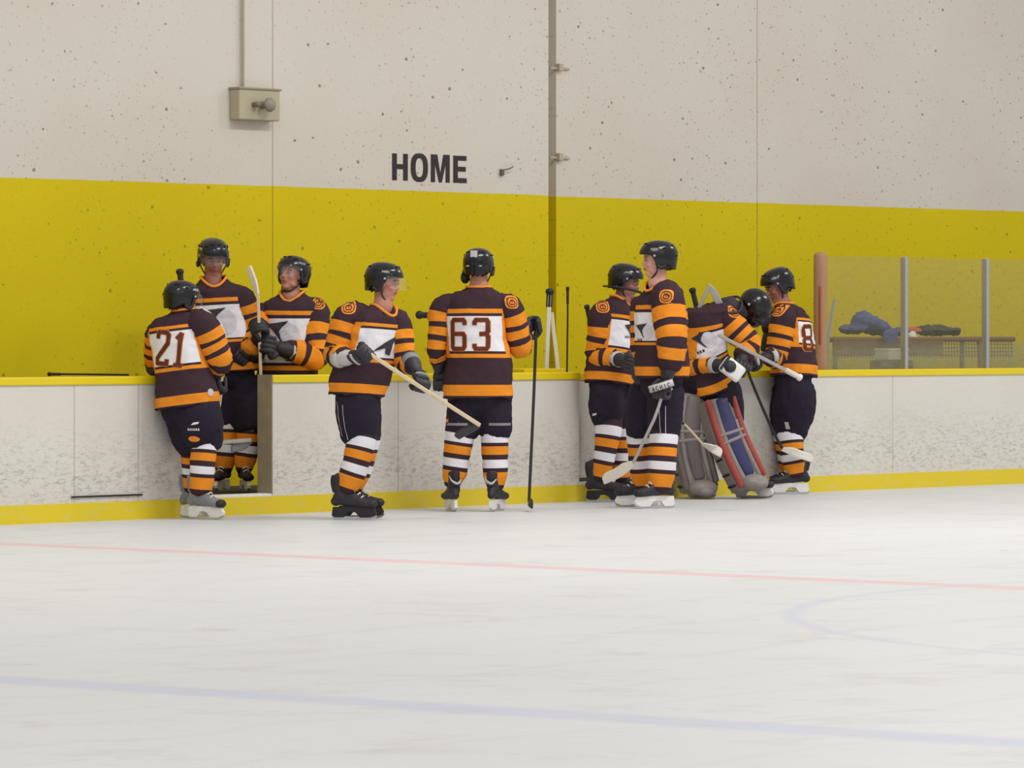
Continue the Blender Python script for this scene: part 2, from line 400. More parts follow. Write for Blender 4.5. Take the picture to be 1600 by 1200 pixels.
for i, (a, b) in enumerate(segs):
    rink('wall_board_' + ('near', 'middle', 'far')[i], *RB(a, b, DB, DB - TH, 0.10, 1.012), M_board)
    rink('trim_%d' % (5 + i), *RB(a, b, DB + 0.014, DB - TH - 0.014, 1.010, 1.07), M_yel, bevel=0.008)
rink('baseboard_rink', *RB(-12, 75, DB + 0.012, DB - 0.06, 0, 0.137), M_kick)
M_snow = simple('snowy_sill', (222, 220, 216), 0.8, bump=0.6)
for i, (a, b) in enumerate((OP1, OP2)):
    rink('trim_%d' % (8 + i), *RB(a - 0.0, b, DB + 0.006, DB - TH, 0.12, 0.158), M_snow, bevel=0.01)
M_endwood = simple('worn_plywood_edge', (146, 134, 116), 0.75, var=0.3, scale=9, bump=0.5)
for i, sx in enumerate((OP1[1], OP2[1])):
    rink('trim_%d' % (10 + i), *RB(sx - 0.008, sx + 0.004, DB + 0.004, DB - TH - 0.01, 0.15, 1.073), M_endwood)
for i, x in enumerate((116, 216, 622, 1395)):
    rink('trim_%d' % (12 + i), *RB(SX(x) - 0.003, SX(x) + 0.003, DB + 0.001, DB - 0.02, 0.14, 1.01), simple('panel_gap', (168, 164, 156), 0.8))
# ajar gate at the far opening, hinged on the middle board
bm = bmesh.new()
hg = B(OP2[0] + 0.01, DB - TH * 0.5)
a = math.radians(21); gd = (D * math.cos(a) - N * math.sin(a)).normalized(); gn = Vector((gd.y, -gd.x, 0))
box(bm, (hg, gd, gn, UP), (0, -0.05, 0.19), (0.70, 0.02, 1.0), 0, 0.004)
gate = empty('bench_gate', hg)
to_obj('gate_panel', bm, M_board, gate, smooth=False)
bm = bmesh.new(); box(bm, (hg, gd, gn, UP), (0, -0.06, 1.0), (0.70, 0.03, 1.06), 0, 0.006); to_obj('gate_cap', bm, M_yel, gate, smooth=False)
bm = bmesh.new(); box(bm, (hg, gd, gn, UP), (0.6, 0.02, 0.85), (0.66, 0.05, 0.89), 0, 0.004); to_obj('latch', bm, M_alu, gate, smooth=False)
tag(gate, 'white bench gate with yellow cap standing ajar behind the talking players', 'gate')
# loose dark strip low on the near board, and the small yellow shelf behind the cap
o = rink('rubber_strip', *RB(SX(111), SX(221), DB + 0.012, DB - 0.001, 0.178, 0.19), M_black, kind=None)
tag(o, 'thin dark strip fixed low on the white board, by the open bench door', 'strip')
o = rink('stick_shelf', *RB(SX(842), SX(905), DB - TH - 0.015, DB - TH - 0.3, 1.06, 1.10), M_yel, kind=None, bevel=0.006)
tag(o, 'small yellow ledge behind the board cap, under the standing sticks', 'shelf')

# small clamps bridging the joint where the wall steps back
for z, w_ in ((2.93, 'lower'), (3.72, 'upper')):
    sp = SX(869, NW2); bm = bmesh.new()
    box(bm, RF, (sp - 0.10, NW2, z), (sp + 0.16, NW2 + 0.022, z + 0.02), 0, 0.003); box(bm, RF, (sp - 0.01, NW2, z - 0.015), (sp + 0.045, NW2 + 0.05, z + 0.05), 0, 0.005)
    tag(to_obj('wall_clamp', bm, M_conduit, None, smooth=False), w_ + ' pale metal clamp beside the dark upright joint in the wall', 'clamp')
# beige box with a horn and its feed pipe
def pz(x, y, n): return CH - (y - 520) * Yon(x, n) / F
s0 = SX(372, NW1 + .0) - .02; zb, zt = pz(395, 189, NW1), pz(395, 141, NW1)
bx0 = SX(358, NW1); bw = 0.47
ub = empty('wall_box', B(bx0 + bw / 2, NW1 + 0.06, zb))
bm = bmesh.new(); box(bm, RF, (bx0, NW1, zb), (bx0 + bw, NW1 + 0.12, zt), 0, 0.012); to_obj('housing', bm, M_boxm, ub, smooth=False)
bm = bmesh.new(); box(bm, RF, (bx0 - 0.01, NW1, zt - 0.004), (bx0 + bw + 0.01, NW1 + 0.13, zt + 0.014), 0, 0.005); to_obj('lid', bm, simple('box_lid', (150, 140, 122), 0.6), ub, smooth=False)
bm = bmesh.new(); c = B(bx0 + 0.26, NW1 + 0.12, (zb + zt) / 2)
tube(bm, [(c, 0.035), (c + N * 0.05 + D * 0.0, 0.03), (c + N * 0.07, 0.055), (c + N * 0.09, 0.06)], 8, 20); to_obj('horn', bm, simple('horn_metal', (140, 134, 120), 0.5), ub)
bm = bmesh.new(); tube(bm, [(c - D * 0.10 + N * 0.0, 0.022), (c - D * 0.10 + N * 0.06, 0.024)], 4, 14); to_obj('knob', bm, simple('knob_metal', (120, 112, 98), 0.5), ub)
sc = bx0 + 0.13
bm = bmesh.new(); tube(bm, [(B(sc, NW1 + 0.03, zt), 0.013), (B(sc, NW1 + 0.03, 7.4), 0.013)], 3, 10); to_obj('feed_pipe', bm, M_conduit, ub)
tag(ub, 'beige metal box with a small horn, high on the white wall', 'box')
# little dark hook on the wall
bm = bmesh.new(); hs, hz = SX(782, NW1), pz(782, 268, NW1)
box(bm, RF, (hs - 0.015, NW1, hz - 0.035), (hs + 0.02, NW1 + 0.03, hz + 0.02), 0, 0.004)
tube(bm, [(B(hs, NW1 + 0.02, hz + 0.01), 0.006), (B(hs + 0.06, NW1 + 0.05, hz + 0.025), 0.006), (B(hs + 0.11, NW1 + 0.05, hz + 0.045), 0.005)], 8, 8)
tag(to_obj('wall_hook', bm, simple('hook_grey', (96, 90, 86), 0.5)), 'small dark hook on the white wall beyond the black lettering', 'hook')

# HOME lettering: flat painted letters
def ring2(cx, cy, rx, ry, n=40, e=2.5):
    return [(cx + rx * math.copysign(abs(math.cos(t)) ** (2 / e), math.cos(t)), cy + ry * math.copysign(abs(math.sin(t)) ** (2 / e), math.sin(t))) for t in (2 * PI * i / n for i in range(n))]
def letter_polys(ch):
    if ch == 'H': return [[(0, 0), (.3, 0), (.3, 1), (0, 1)], [(.7, 0), (1, 0), (1, 1), (.7, 1)], [(.3, .42), (.7, .42), (.7, .61), (.3, .61)]]
    if ch == 'M': return [[(0, 0), (.22, 0), (.22, 1), (0, 1)], [(.78, 0), (1, 0), (1, 1), (.78, 1)], [(.22, 1), (.22, .66), (.42, 0), (.5, 0), (.5, .33), (.34, 1)][:6], [(.78, 1), (.66, 1), (.5, .33), (.5, 0), (.58, 0), (.78, .66)]]
    if ch == 'E': return [[(0, 0), (.34, 0), (.34, 1), (0, 1)], [(.34, 0), (1, 0), (1, .18), (.34, .18)], [(.34, .42), (.93, .42), (.93, .60), (.34, .60)], [(.34, .82), (.98, .82), (.98, 1), (.34, 1)]]
sign = empty('home_sign', B(SX(670, NW1), NW1 + 0.002, pz(670, 285, NW1)))
for ch, x0, x1, y0, y1 in (('H', 612.5, 637, 239.5, 281.5), ('O', 641.5, 668.5, 239, 284), ('M', 673, 702.5, 241, 284.5), ('E', 708, 729, 243, 285.5)):
    bm = bmesh.new(); sa, sb = SX(x0, NW1), SX(x1, NW1); za, zz = pz(x0, y1, NW1), pz(x0, y0, NW1)
    tr = lambda p: B(sa + (sb - sa) * p[0], NW1 + 0.003, za + (zz - za) * p[1])
    if ch == 'O':
        o1 = [bm.verts.new(tr(p)) for p in ring2(.5, .5, .5, .5)]; i1 = [bm.verts.new(tr(p)) for p in ring2(.5, .5, .22, .33)]
        for k in range(40): bm.faces.new([o1[k], o1[(k + 1) % 40], i1[(k + 1) % 40], i1[k]])
    else:
        for pl in letter_polys(ch): bm.faces.new([bm.verts.new(tr(p)) for p in pl])
    g = bmesh.ops.extrude_face_region(bm, geom=bm.faces[:])
    for v in g['geom']:
        if isinstance(v, bmesh.types.BMVert): v.co -= N * 0.003
    to_obj('letter', bm, M_letter, sign, smooth=False)
tag(sign, 'black painted word HOME on the white wall above the yellow band', 'sign')

# glass on the far board
NG = DB - TH / 2
post_x = (1282, 1413, 1540, 1672, 1808)
GT = pz(1300, 400, NG)
for i in range(4):
    a = SX(post_x[i], NG); b = SX(post_x[i + 1], NG)
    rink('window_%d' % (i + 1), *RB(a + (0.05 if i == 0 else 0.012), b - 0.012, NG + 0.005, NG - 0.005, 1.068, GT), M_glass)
bm = bmesh.new(); ps = SX(1282, NG); tube(bm, [(B(ps, NG, 1.065), 0.06), (B(ps, NG, 1.5), 0.06), (B(ps, NG, GT + 0.0), 0.06)], 8, 24)
pp = empty('padded_post', B(ps, NG, 1.07)); to_obj('foam_sleeve', bm, M_tan, pp)
bm = bmesh.new(); tube(bm, [(B(ps - 0.052, NG + 0.035, 1.3), 0.012), (B(ps - 0.052, NG + 0.035, 1.8), 0.012)], 4, 8); to_obj('red_tape', bm, simple('faded_red_tape', (150, 76, 50), 0.7), pp)
tag(pp, 'tan foam-padded post at the start of the rink glass', 'post')
for i in range(1, 4):
    ps = SX(post_x[i], NG); o = rink('trim_%d' % (20 + i), *RB(ps - 0.022, ps + 0.022, NG + 0.03, NG - 0.03, 1.06, GT + 0.004), M_alu, bevel=0.006)

# netted frame behind the glass with clothes on it
s0, s1, n0, n1, zt = SX(1291, -26.25), SX(1523, -26.6), -26.15, -26.75, 1.335
rk = empty('netted_rack', B((s0 + s1) / 2, -26.5, 0.15))
bm = bmesh.new()
for a, b in (((s0, n0), (s1, n0)), ((s0, n1), (s1, n1)), ((s0, n0), (s0, n1)), ((s1, n0), (s1, n1))):
    tube(bm, [(B(*a, zt), 0.025), (B(*b, zt), 0.025)], 3, 10)
to_obj('frame', bm, M_brownwood, rk)
for (s, n, ds) in ((s0, n0, 0), (s0, n1, 0), (s1 - 0.55, n0, 0.10), (s1 - 0.42, n0, 0.03), (s1, n1, 0)):
    bm = bmesh.new(); tube(bm, [(B(s, n, zt), 0.024), (B(s + ds, n, 0.15), 0.024)], 3, 10); to_obj('leg', bm, M_brownwood, rk)
M_net = simple('net_cord', (120, 110, 70), 0.9)
bm = bmesh.new(); k = 0; ss = s0
while ss < s1:
    tube(bm, [(B(ss, n0, zt), 0.004), (B(ss + 0.01, n0, zt - 0.17), 0.004)], 2, 4, cap=False); ss += 0.045
for j in range(5): tube(bm, [(B(s0, n0, zt - 0.035 * j), 0.004), (B(s1, n0, zt - 0.035 * j - 0.012 * (j > 0)), 0.004)], 2, 4, cap=False)
o = to_obj('netting', bm, M_net, rk); o['kind'] = 'stuff'
bm = bmesh.new(); box(bm, RF, (s0, n1, zt - 0.02), (s1 - 0.2, n0, zt + 0.012), 0, 0.004); to_obj('top_board', bm, M_brownwood, rk, smooth=False)
bm = bmesh.new(); box(bm, RF, (s0, n0 + .01, zt - .15), (s1 - 1.15, n0 + .03, zt - .01), 0, .004); to_obj('apron', bm, M_brownwood, rk, smooth=False)
tag(rk, 'brown frame table with netting under its edge, seen through the rink glass', 'table')
def cloth_lump(name, pts, m, label, cat='clothing', vox=0.016, seed=1):
    bm = bmesh.new()
    for (x, y, Y, rx, ry, rz) in pts: ell(bm, P(x, y, Y), (D, N, UP), (rx, ry, rz), 2)
    me = remesh(bm, vox, 6); wrinkle(me, 0.03, 9, seed, 0.012)
    o = link(name, me, m); tag(o, label, cat); return o
Yt = 43.3
cloth_lump('jacket', [(1353, 503, Yt, .13, .15, .085), (1350, 494, Yt, .07, .1, .05), (1338, 514, Yt, .16, .16, .05), (1366, 511, Yt + .1, .17, .16, .07), (1392, 519, Yt + .2, .22, .16, .03)], M_blue, 'crumpled blue jacket heaped on the table behind the glass')
cloth_lump('sweater', [(1452, 516, Yt + .7, .20, .2, .035), (1470, 516, Yt + .9, .22, .18, .045), (1481, 519, Yt + 1., .12, .14, .03)], M_dark, 'dark sweater lying at the far end of the table behind the glass', seed=3)
cloth_lump('scarf', [(1417, 518, Yt + .45, .09, .14, .02), (1425, 517, Yt + .48, .08, .12, .024)], M_red, 'orange-red cloth lying between the blue jacket and the dark sweater', seed=5)
cloth_lump('shirt', [(1392, 522, Yt - .25, .12, .04, .05), (1391, 530, Yt - .27, .12, .03, .06)], M_blue, 'blue shirt hanging over the front edge of the table', seed=6)
cloth_lump('towel', [(1424, 524, Yt + .22, .06, .03, .04), (1426, 530, Yt + .22, .045, .03, .05)], M_tapew, 'small white towel hanging over the table edge beside the glass post', seed=7)
bm = bmesh.new(); c = P(1393, 554, Yt - .36); box(bm, (c, D, N, UP), (-0.15, -0.08, -0.05), (0.15, 0.08, 0.045), 0, 0.01)
box(bm, (c, D, N, UP), (-0.155, -0.085, 0.035), (0.155, 0.085, 0.055), 0, 0.005)
bx = to_obj('storage_box', bm, M_tapew, None, smooth=False); tag(bx, 'white box under the hanging blue shirt behind the glass', 'box')
bm = bmesh.new(); c = P(1393, 554, Yt - .36); box(bm, (c, D, N, UP), (-0.2, -0.1, -1.04), (0.2, 0.1, -0.052), 0, 0.01)
tag(to_obj('crate', bm, M_rubberfloor, None, smooth=False), 'dark crate carrying the white box under the table', 'crate')

# ============================================================ people
def basis(yaw, pitch=0.0, roll=0.0):
    """yaw 0 faces the camera, 90 faces +x; returns forward, left-to-right lateral (person's left = +lat), up"""
    y = math.radians(yaw); p = math.radians(pitch); r = math.radians(roll)
    f0 = Vector((math.sin(y), -math.cos(y), 0)); l0 = UP.cross(f0)          # person's left
    f = f0 * math.cos(p) + UP * math.sin(p); u = UP * math.cos(p) - f0 * math.sin(p)
    l = l0 * math.cos(r) + u * math.sin(r); u = u * math.cos(r) - l0 * math.sin(r)
    return f, l, u
def head_shape(bm, c, fr, s=1.0):
    f, l, u = fr
    q = lambda a, b, d: c + (f * a + l * b + u * d) * s
    ax = (f, l, u)
    R = lambda *r: tuple(x * s for x in r)
    ell(bm, q(-.008, 0, .035), ax, R(.100, .078, .092), 3)
    ell(bm, q(.022, 0, -.035), ax, R(.066, .062, .075), 3)
    ell(bm, q(.060, 0, -.088), ax, R(.028, .032, .022), 2)
    ell(bm, q(.076, 0, .030), ax, R(.018, .052, .014), 2)
    ell(bm, q(.088, 0, -.002), ax, R(.014, .010, .028), 2)
    ell(bm, q(.100, 0, -.020), ax, R(.015, .016, .012), 2)
    ell(bm, q(.082, 0, -.052), ax, R(.012, .026, .012), 2)
    for k in (-1, 1):
        ell(bm, q(.058, .040 * k, -.022), ax, R(.026, .024, .022), 2)
        ell(bm, q(-.002, .080 * k, -.008), ax, R(.022, .010, .033), 2)
        ell(bm, q(.02, .045 * k, -.068), ax, R(.04, .018, .022), 2)
def face_parts(root, c, fr, s, hair, strap=True):
    f, l, u = fr; ax = (f, l, u); q = lambda a, b, d: c + (f * a + l * b + u * d) * s
    for k in (-1, 1):
        bm = bmesh.new(); ell(bm, q(.078, .031 * k, .010), ax, (.012 * s, .014 * s, .0065 * s), 2); e = to_obj('eye', bm, M_eyew, root)
        bm = bmesh.new(); ell(bm, q(.087, .031 * k, .010), ax, (.005 * s, .007 * s, .007 * s), 2); to_obj('iris', bm, M_eye, e)
        bm = bmesh.new(); tube(bm, [(q(.088, .014 * k, .026), .004), (q(.088, .032 * k, .032), .0045), (q(.078, .052 * k, .026), .003)], 6, 8); to_obj('eyebrow', bm, hair, root)
    bm = bmesh.new()
    tube(bm, [(q(.078, -.024, -.052), .004), (q(.094, -.008, -.048), .0055), (q(.094, .008, -.048), .0055), (q(.078, .024, -.052), .004)], 10, 8)
    tube(bm, [(q(.078, -.022, -.055), .004), (q(.092, 0, -.060), .006), (q(.078, .022, -.055), .004)], 10, 8)
    to_obj('lips', bm, M_lips, root)
    # short hair under the helmet rim: back and sides
    bm = bmesh.new(); ring = []
    for i in range(25):
        th = math.radians(78 + (360 - 156) * i / 24); row = []
        for j in range(6):
            z = .03 - .095 * j / 5
            r = 1.0 - 0.18 * max(0, j - 2) / 3
            row.append(bm.verts.new(q(-.008 + .106 * r * math.cos(th), .083 * r * math.sin(th), z + .02 * math.sin(i * 1.7) * (j == 5) * .4 + (.02 if abs(i - 12) > 8 else 0) * (j / 5))))
        ring.append(row)
    for a, b in zip(ring, ring[1:]):
        for j in range(5): bm.faces.new([a[j], b[j], b[j + 1], a[j + 1]])
    g = bmesh.ops.solidify(bm, geom=bm.faces[:], thickness=0.008)
    to_obj('hair', bm, hair, root)

def helmet(root, c, fr, s=1.0, visor=None, marks=True, strap=True, back_mark=False, name='helmet'):
    f, l, u = fr; q = lambda a, b, d: c + (f * a + l * b + u * d) * s
    NT_, NZ = 48, 16
    def lim(th):      # lower rim height for angle th (0 = front)
        d = abs(math.degrees(math.atan2(math.sin(th), math.cos(th))))
        pts = [(0, .052), (35, .050), (58, .040), (72, -.004), (84, -.030), (100, -.036), (115, -.020), (130, -.038), (150, -.062), (180, -.066)]
        for (a, x), (b, y) in zip(pts, pts[1:]):
            if d <= b: t = (d - a) / (b - a); t = t * t * (3 - 2 * t); return x + (y - x) * t
        return pts[-1][1]
    def pos(th, z, off=0.0):
        zc, up_ = .035, .108
        k = max(-1, min(1, (z - zc) / up_))
        e = (1 - abs(k) ** 2.3) ** (1 / 2.3) if k > 0 else 1 - .10 * (k * k)
        cf, sf = math.cos(th), math.sin(th)
        rf, rl = (.124 if cf > 0 else .130), .104
        ridge = 0.0
        if z > zc: ridge = .006 * max(0, math.cos(th * 2)) ** 6 * (1 if abs(cf) > .8 else 0)
        # two-piece step
        step = .004 if (cf < 0.15 and z > .0) else 0
        r = (1 / ((abs(cf) / rf) ** 2.3 + (abs(sf) / rl) ** 2.3) ** (1 / 2.3)) * e + (ridge + step + off) * (0.4 + 0.6 * e)
        return q(-.006 + r * cf, r * sf, z + off * .5 * (1 if k > .6 else 0))
    bm = bmesh.new(); top = bm.verts.new(q(-.006, 0, .144)); rows = []
    for i in range(NT_):
        th = 2 * PI * i / NT_; zl = lim(th); row = []
        for j in range(1, NZ + 1):
            t = j / NZ; z = .143 - (.143 - zl) * (t ** 1.7 * .6 + t * .4 if t < 1 else 1)
            row.append(bm.verts.new(pos(th, z)))
        rows.append(row)
    for i in range(NT_):
        a, b = rows[i], rows[(i + 1) % NT_]
        bm.faces.new([top, a[0], b[0]])
        for j in range(NZ - 1): bm.faces.new([a[j], a[j + 1], b[j + 1], b[j]])
    bmesh.ops.recalc_face_normals(bm, faces=bm.faces[:])
    bmesh.ops.solidify(bm, geom=bm.faces[:], thickness=0.012 * s)
    h = to_obj(name, bm, M_helmet, root, auto=math.radians(50))
    # vents
    for th, z in ((.28, .118), (-.28, .118), (.75, .105), (-.75, .105), (1.35, .09), (-1.35, .09), (1.9, .085), (-1.9, .085), (2.6, .10), (-2.6, .10), (2.75, .03), (-2.75, .03)):
        bm = bmesh.new(); a = pos(th - .11, z); b = pos(th + .11, z + .004); tube(bm, [(a, .006 * s), (b, .006 * s)], 3, 8); to_obj('vent', bm, M_hole, h)
    # ear loops and screws
    for k in (-1, 1):
        bm = bmesh.new(); tube(bm, [(pos(k * 1.30, .01, .004), .009 * s), (pos(k * 1.38, -.03, .004), .011 * s), (pos(k * 1.62, -.048, .004), .012 * s), (pos(k * 1.9, -.03, .004), .009 * s)], 10, 10); to_obj('ear_guard', bm, M_black, h)
        bm = bmesh.new(); ell(bm, pos(k * 1.22, .036, .003), (f, l, u), (.009 * s, .006 * s, .009 * s), 2); to_obj('screw', bm, M_alu, h)
    if marks:
        for k in (-1, 1):
            bm = bmesh.new()
            for n_ in range(5):
                th = k * (1.0 + .10 * n_); a = pos(th, .074, .002); b = pos(th + k * .055, .086, .002); e = (b - a)
                box(bm, (a, e.normalized(), e.cross(u).normalized(), u), (0, -.001, 0), (.007 * s, .001, .012 * s))
            to_obj('white_mark', bm, M_white, h, smooth=False)
    if back_mark:
        bm = bmesh.new(); a = pos(PI, .085, .004); box(bm, (a, l, f, u), (-.028, -.004, -.026), (.028, .004, .026), 0, .003); to_obj('number_sticker', bm, M_lgrey, h, smooth=False)
        for k in (-1, 1):
            bm = bmesh.new(); ell(bm, pos(PI + k * .35, .0, .006), (f, l, u), (.008, .016, .006), 2); to_obj('buckle', bm, M_alu, h)
    if strap:
        bm = bmesh.new(); tube(bm, [(pos(-1.3, -.01), .005 * s), (q(.015, -.074, -.07), .005 * s), (q(.045, -.04, -.112), .006 * s), (q(.055, 0, -.120), .007 * s), (q(.045, .04, -.112), .006 * s), (q(.015, .074, -.07), .005 * s), (pos(1.3, -.01), .005 * s)], 24, 8); to_obj('chin_strap', bm, M_black, h)
    if visor == 'clear':
        bm = bmesh.new(); g = []
        for i in range(21):
            th = math.radians(-72 + 144 * i / 20); row = []
            for j in range(5):
                z = .058 - (.085 if abs(i - 10) < 8 else .06) * j / 4
                row.append(bm.verts.new(q(.002 + (.136 + .004 * j) * math.cos(th), .112 * math.sin(th), z)))
            g.append(row)
        for a, b in zip(g, g[1:]):
            for j in range(4): bm.faces.new([a[j], b[j], b[j + 1], a[j + 1]])
        bmesh.ops.solidify(bm, geom=bm.faces[:], thickness=0.003)
        to_obj('visor', bm, M_visor, h)
    if visor == 'hanging_cup':
        bm = bmesh.new(); ell(bm, q(.03, .105, -.062), (f, l, u), (.05 * s, .034 * s, .046 * s), 2); tube(bm, [(q(.0, .10, .0), .012 * s), (q(.02, .115, -.04), .014 * s), (q(.03, .11, -.09), .012 * s)], 8, 8); to_obj('loose_chin_cup', bm, M_black, h)
    if visor == 'cage':
        bm = bmesh.new(); off = Vector((0, 0, 0)); rr = .0032 * s
        def cg(th, z):
            k = 1.0 - 0.25 * max(0, (-z - .03) / .1)
            p = q(.002 + .150 * k * math.cos(th), .118 * k * math.sin(th), z)
            if visor == 'open_cage': p = p + (f * .02 - u * .04 + l * -.06) * s
            return p
        for z in (.05, .02, -.012, -.045, -.08, -.112): tube(bm, [(cg(math.radians(a), z), rr) for a in range(-78, 79, 26)], 14, 6)
        for a in (-78, -52, -26, 0, 26, 52, 78): tube(bm, [(cg(math.radians(a), z), rr) for z in (.05, .0, -.06, -.112)], 8, 6)
        to_obj('cage', bm, M_dark, h)
        bm = bmesh.new(); ell(bm, cg(0, -.112) - f * .03 * s, (f, l, u), (.04 * s, .045 * s, .018 * s), 2); to_obj('chin_cup', bm, M_black, h)
    return h

def bvh_of(obj):
    me = obj.data; return BVHTree.FromPolygons([v.co.copy() for v in me.vertices], [tuple(p.vertices) for p in me.polygons])
def decal(name, bvh, px, upv, polys, scale, mat, parent, off=0.004, right=None, centre=None, reach=0.4, fine=0.02):
    """lays flat shapes (2D, metres) as thin cloth on the surface seen from where the pixel's sight line meets it"""
    o = Vector((0, 0, CH))
    if centre is None:
        d = (P(px[0], px[1], 1.0) - o).normalized(); hit, nrm, _, _ = bvh.ray_cast(o, d)
        if hit is None: return None
        if nrm.dot(d) > 0: nrm = -nrm
    else: hit, nrm = centre
    if right is not None: r = right.normalized(); nrm = r.cross(upv).normalized(); 
    else: r = upv.cross(nrm).normalized()
    if nrm.dot(o - hit) < 0: nrm = -nrm
    nrm = (nrm - upv * nrm.dot(upv)).normalized(); r = upv.cross(nrm).normalized()
    bm = bmesh.new()
    for pl in polys:
        vsn = [bm.verts.new((x * scale, y * scale, 0)) for x, y in pl]
        try: bm.faces.new(vsn)
        except Exception: pass
    bmesh.ops.triangulate(bm, faces=bm.faces[:])
    for _ in range(5):
        es = [e for e in bm.edges if e.calc_length() > fine]
        if not es: break
        bmesh.ops.subdivide_edges(bm, edges=es, cuts=1); bmesh.ops.triangulate(bm, faces=bm.faces[:])
    bmesh.ops.remove_doubles(bm, verts=bm.verts[:], dist=1e-5)
    last = 0.0
    for v in bm.verts:
        p = hit + r * v.co.x + upv * v.co.y
        h2, n2, _, _ = bvh.ray_cast(p + nrm * reach, -nrm)
        if h2 is None: h2, n2, _, _ = bvh.find_nearest(p)
        v.co = h2 + nrm * off
    return to_obj(name, bm, mat, parent)
def strokes(lines, wdt):
    """thick polylines as convex quads plus joints"""
    out = []
    for ln in lines:
        for (x0, y0), (x1, y1) in zip(ln, ln[1:]):
            d = Vector((x1 - x0, y1 - y0)); L = d.length; d /= L; n_ = Vector((-d.y, d.x)) * wdt / 2; e = d * wdt * 0.25
            out.append([(x0 - e.x + n_.x, y0 - e.y + n_.y), (x0 - e.x - n_.x, y0 - e.y - n_.y), (x1 + e.x - n_.x, y1 + e.y - n_.y), (x1 + e.x + n_.x, y1 + e.y + n_.y)])
    return out
DIG = {
    '6': [[(.36, .36), (.36, .44), (.28, .5), (-.28, .5), (-.36, .42), (-.36, -.42), (-.28, -.5), (.28, -.5), (.36, -.42), (.36, -.06), (.28, .02), (-.30, .02)]],
    '3': [[(-.36, .36), (-.36, .42), (-.28, .5), (.28, .5), (.36, .42), (.36, .12), (.26, .02), (-.04, .02)], [(.26, .02), (.36, -.08), (.36, -.42), (.28, -.5), (-.28, -.5), (-.36, -.42), (-.36, -.36)]],
    '2': [[(-.36, .32), (-.34, .44), (-.26, .5), (.26, .5), (.36, .42), (.36, .16), (-.36, -.34), (-.36, -.5), (.36, -.5), (.36, -.38)]],
    '1': [[(-.2, .36), (.02, .5), (.02, -.5)], [(-.22, -.5), (.24, -.5)]],
    '8': [[(-.28, .5), (.28, .5), (.36, .42), (.36, .1), (.26, .0), (-.26, .0), (-.36, .1), (-.36, .42), (-.28, .5)], [(-.26, .0), (-.36, -.1), (-.36, -.42), (-.28, -.5), (.28, -.5), (.36, -.42), (.36, -.1), (.26, .0)]],
}
def number(txt, bvh, px, upv, h, wd, gap, parent, right=None):
    for i, ch in enumerate(txt):
        x0 = (i - (len(txt) - 1) / 2) * gap
        for nm, wdt, m, off in (('number_outline', .040, M_orange, .003), ('number', .031, M_maroon, .006)):
            pl = strokes([[(x * wd + x0, y * h) for x, y in q] for q in DIG[ch]], wdt)
            decal(nm, bvh, px, upv, pl, 1.0, m, parent, off, right)
def emblem(bvh, px, upv, s, parent, right=None):
    """chest badge: dark swept wing beside a pale grey disc, small dark red marks under it"""
    decal('badge_disc', bvh, px, upv, [ring2(.30, -.08, .42, .46, 24, 2)], s, M_disc, parent, .004, right)
    wing = [[(-.62, .34), (.30, .46), (.02, .22)], [(-.62, .34), (.02, .22), (-.10, .05), (-.34, .08)], [(-.34, .08), (-.10, .05), (-.02, -.22), (-.16, -.16)], [(-.16, -.16), (-.02, -.22), (.12, -.46), (-.02, -.36)]]
    decal('badge_wing', bvh, px, upv, wing, s, M_jblack, parent, .008, right)
    marks = [[(x, -.62), (x + .11, -.62), (x + .11, -.48), (x, -.48)] for x in (-.55, -.38, -.21)]
    decal('badge_marks', bvh, px, upv, marks, s, M_maroon, parent, .008, right)
def shoulder_patch(bvh, px, upv, s, parent):
    o = decal('shoulder_patch', bvh, px, upv, [ring2(0, 0, 1, .95, 24, 2.8)], s, M_orange, parent, .003, fine=.012)
    if not o: return
    decal('patch_ring', bvh, px, upv, strokes([ring2(0, 0, .74, .68, 16, 2.6) + [(.74, 0)]], .13), s, M_maroon, o, .006, fine=.012)
    decal('patch_figure', bvh, px, upv, strokes([[(-.42, -.15), (-.3, .2), (-.05, .34), (0, .0)], [(.42, -.15), (.3, .2), (.05, .34)], [(-.35, -.3), (.35, -.3)]], .16), s, M_maroon, o, .007, fine=.012)

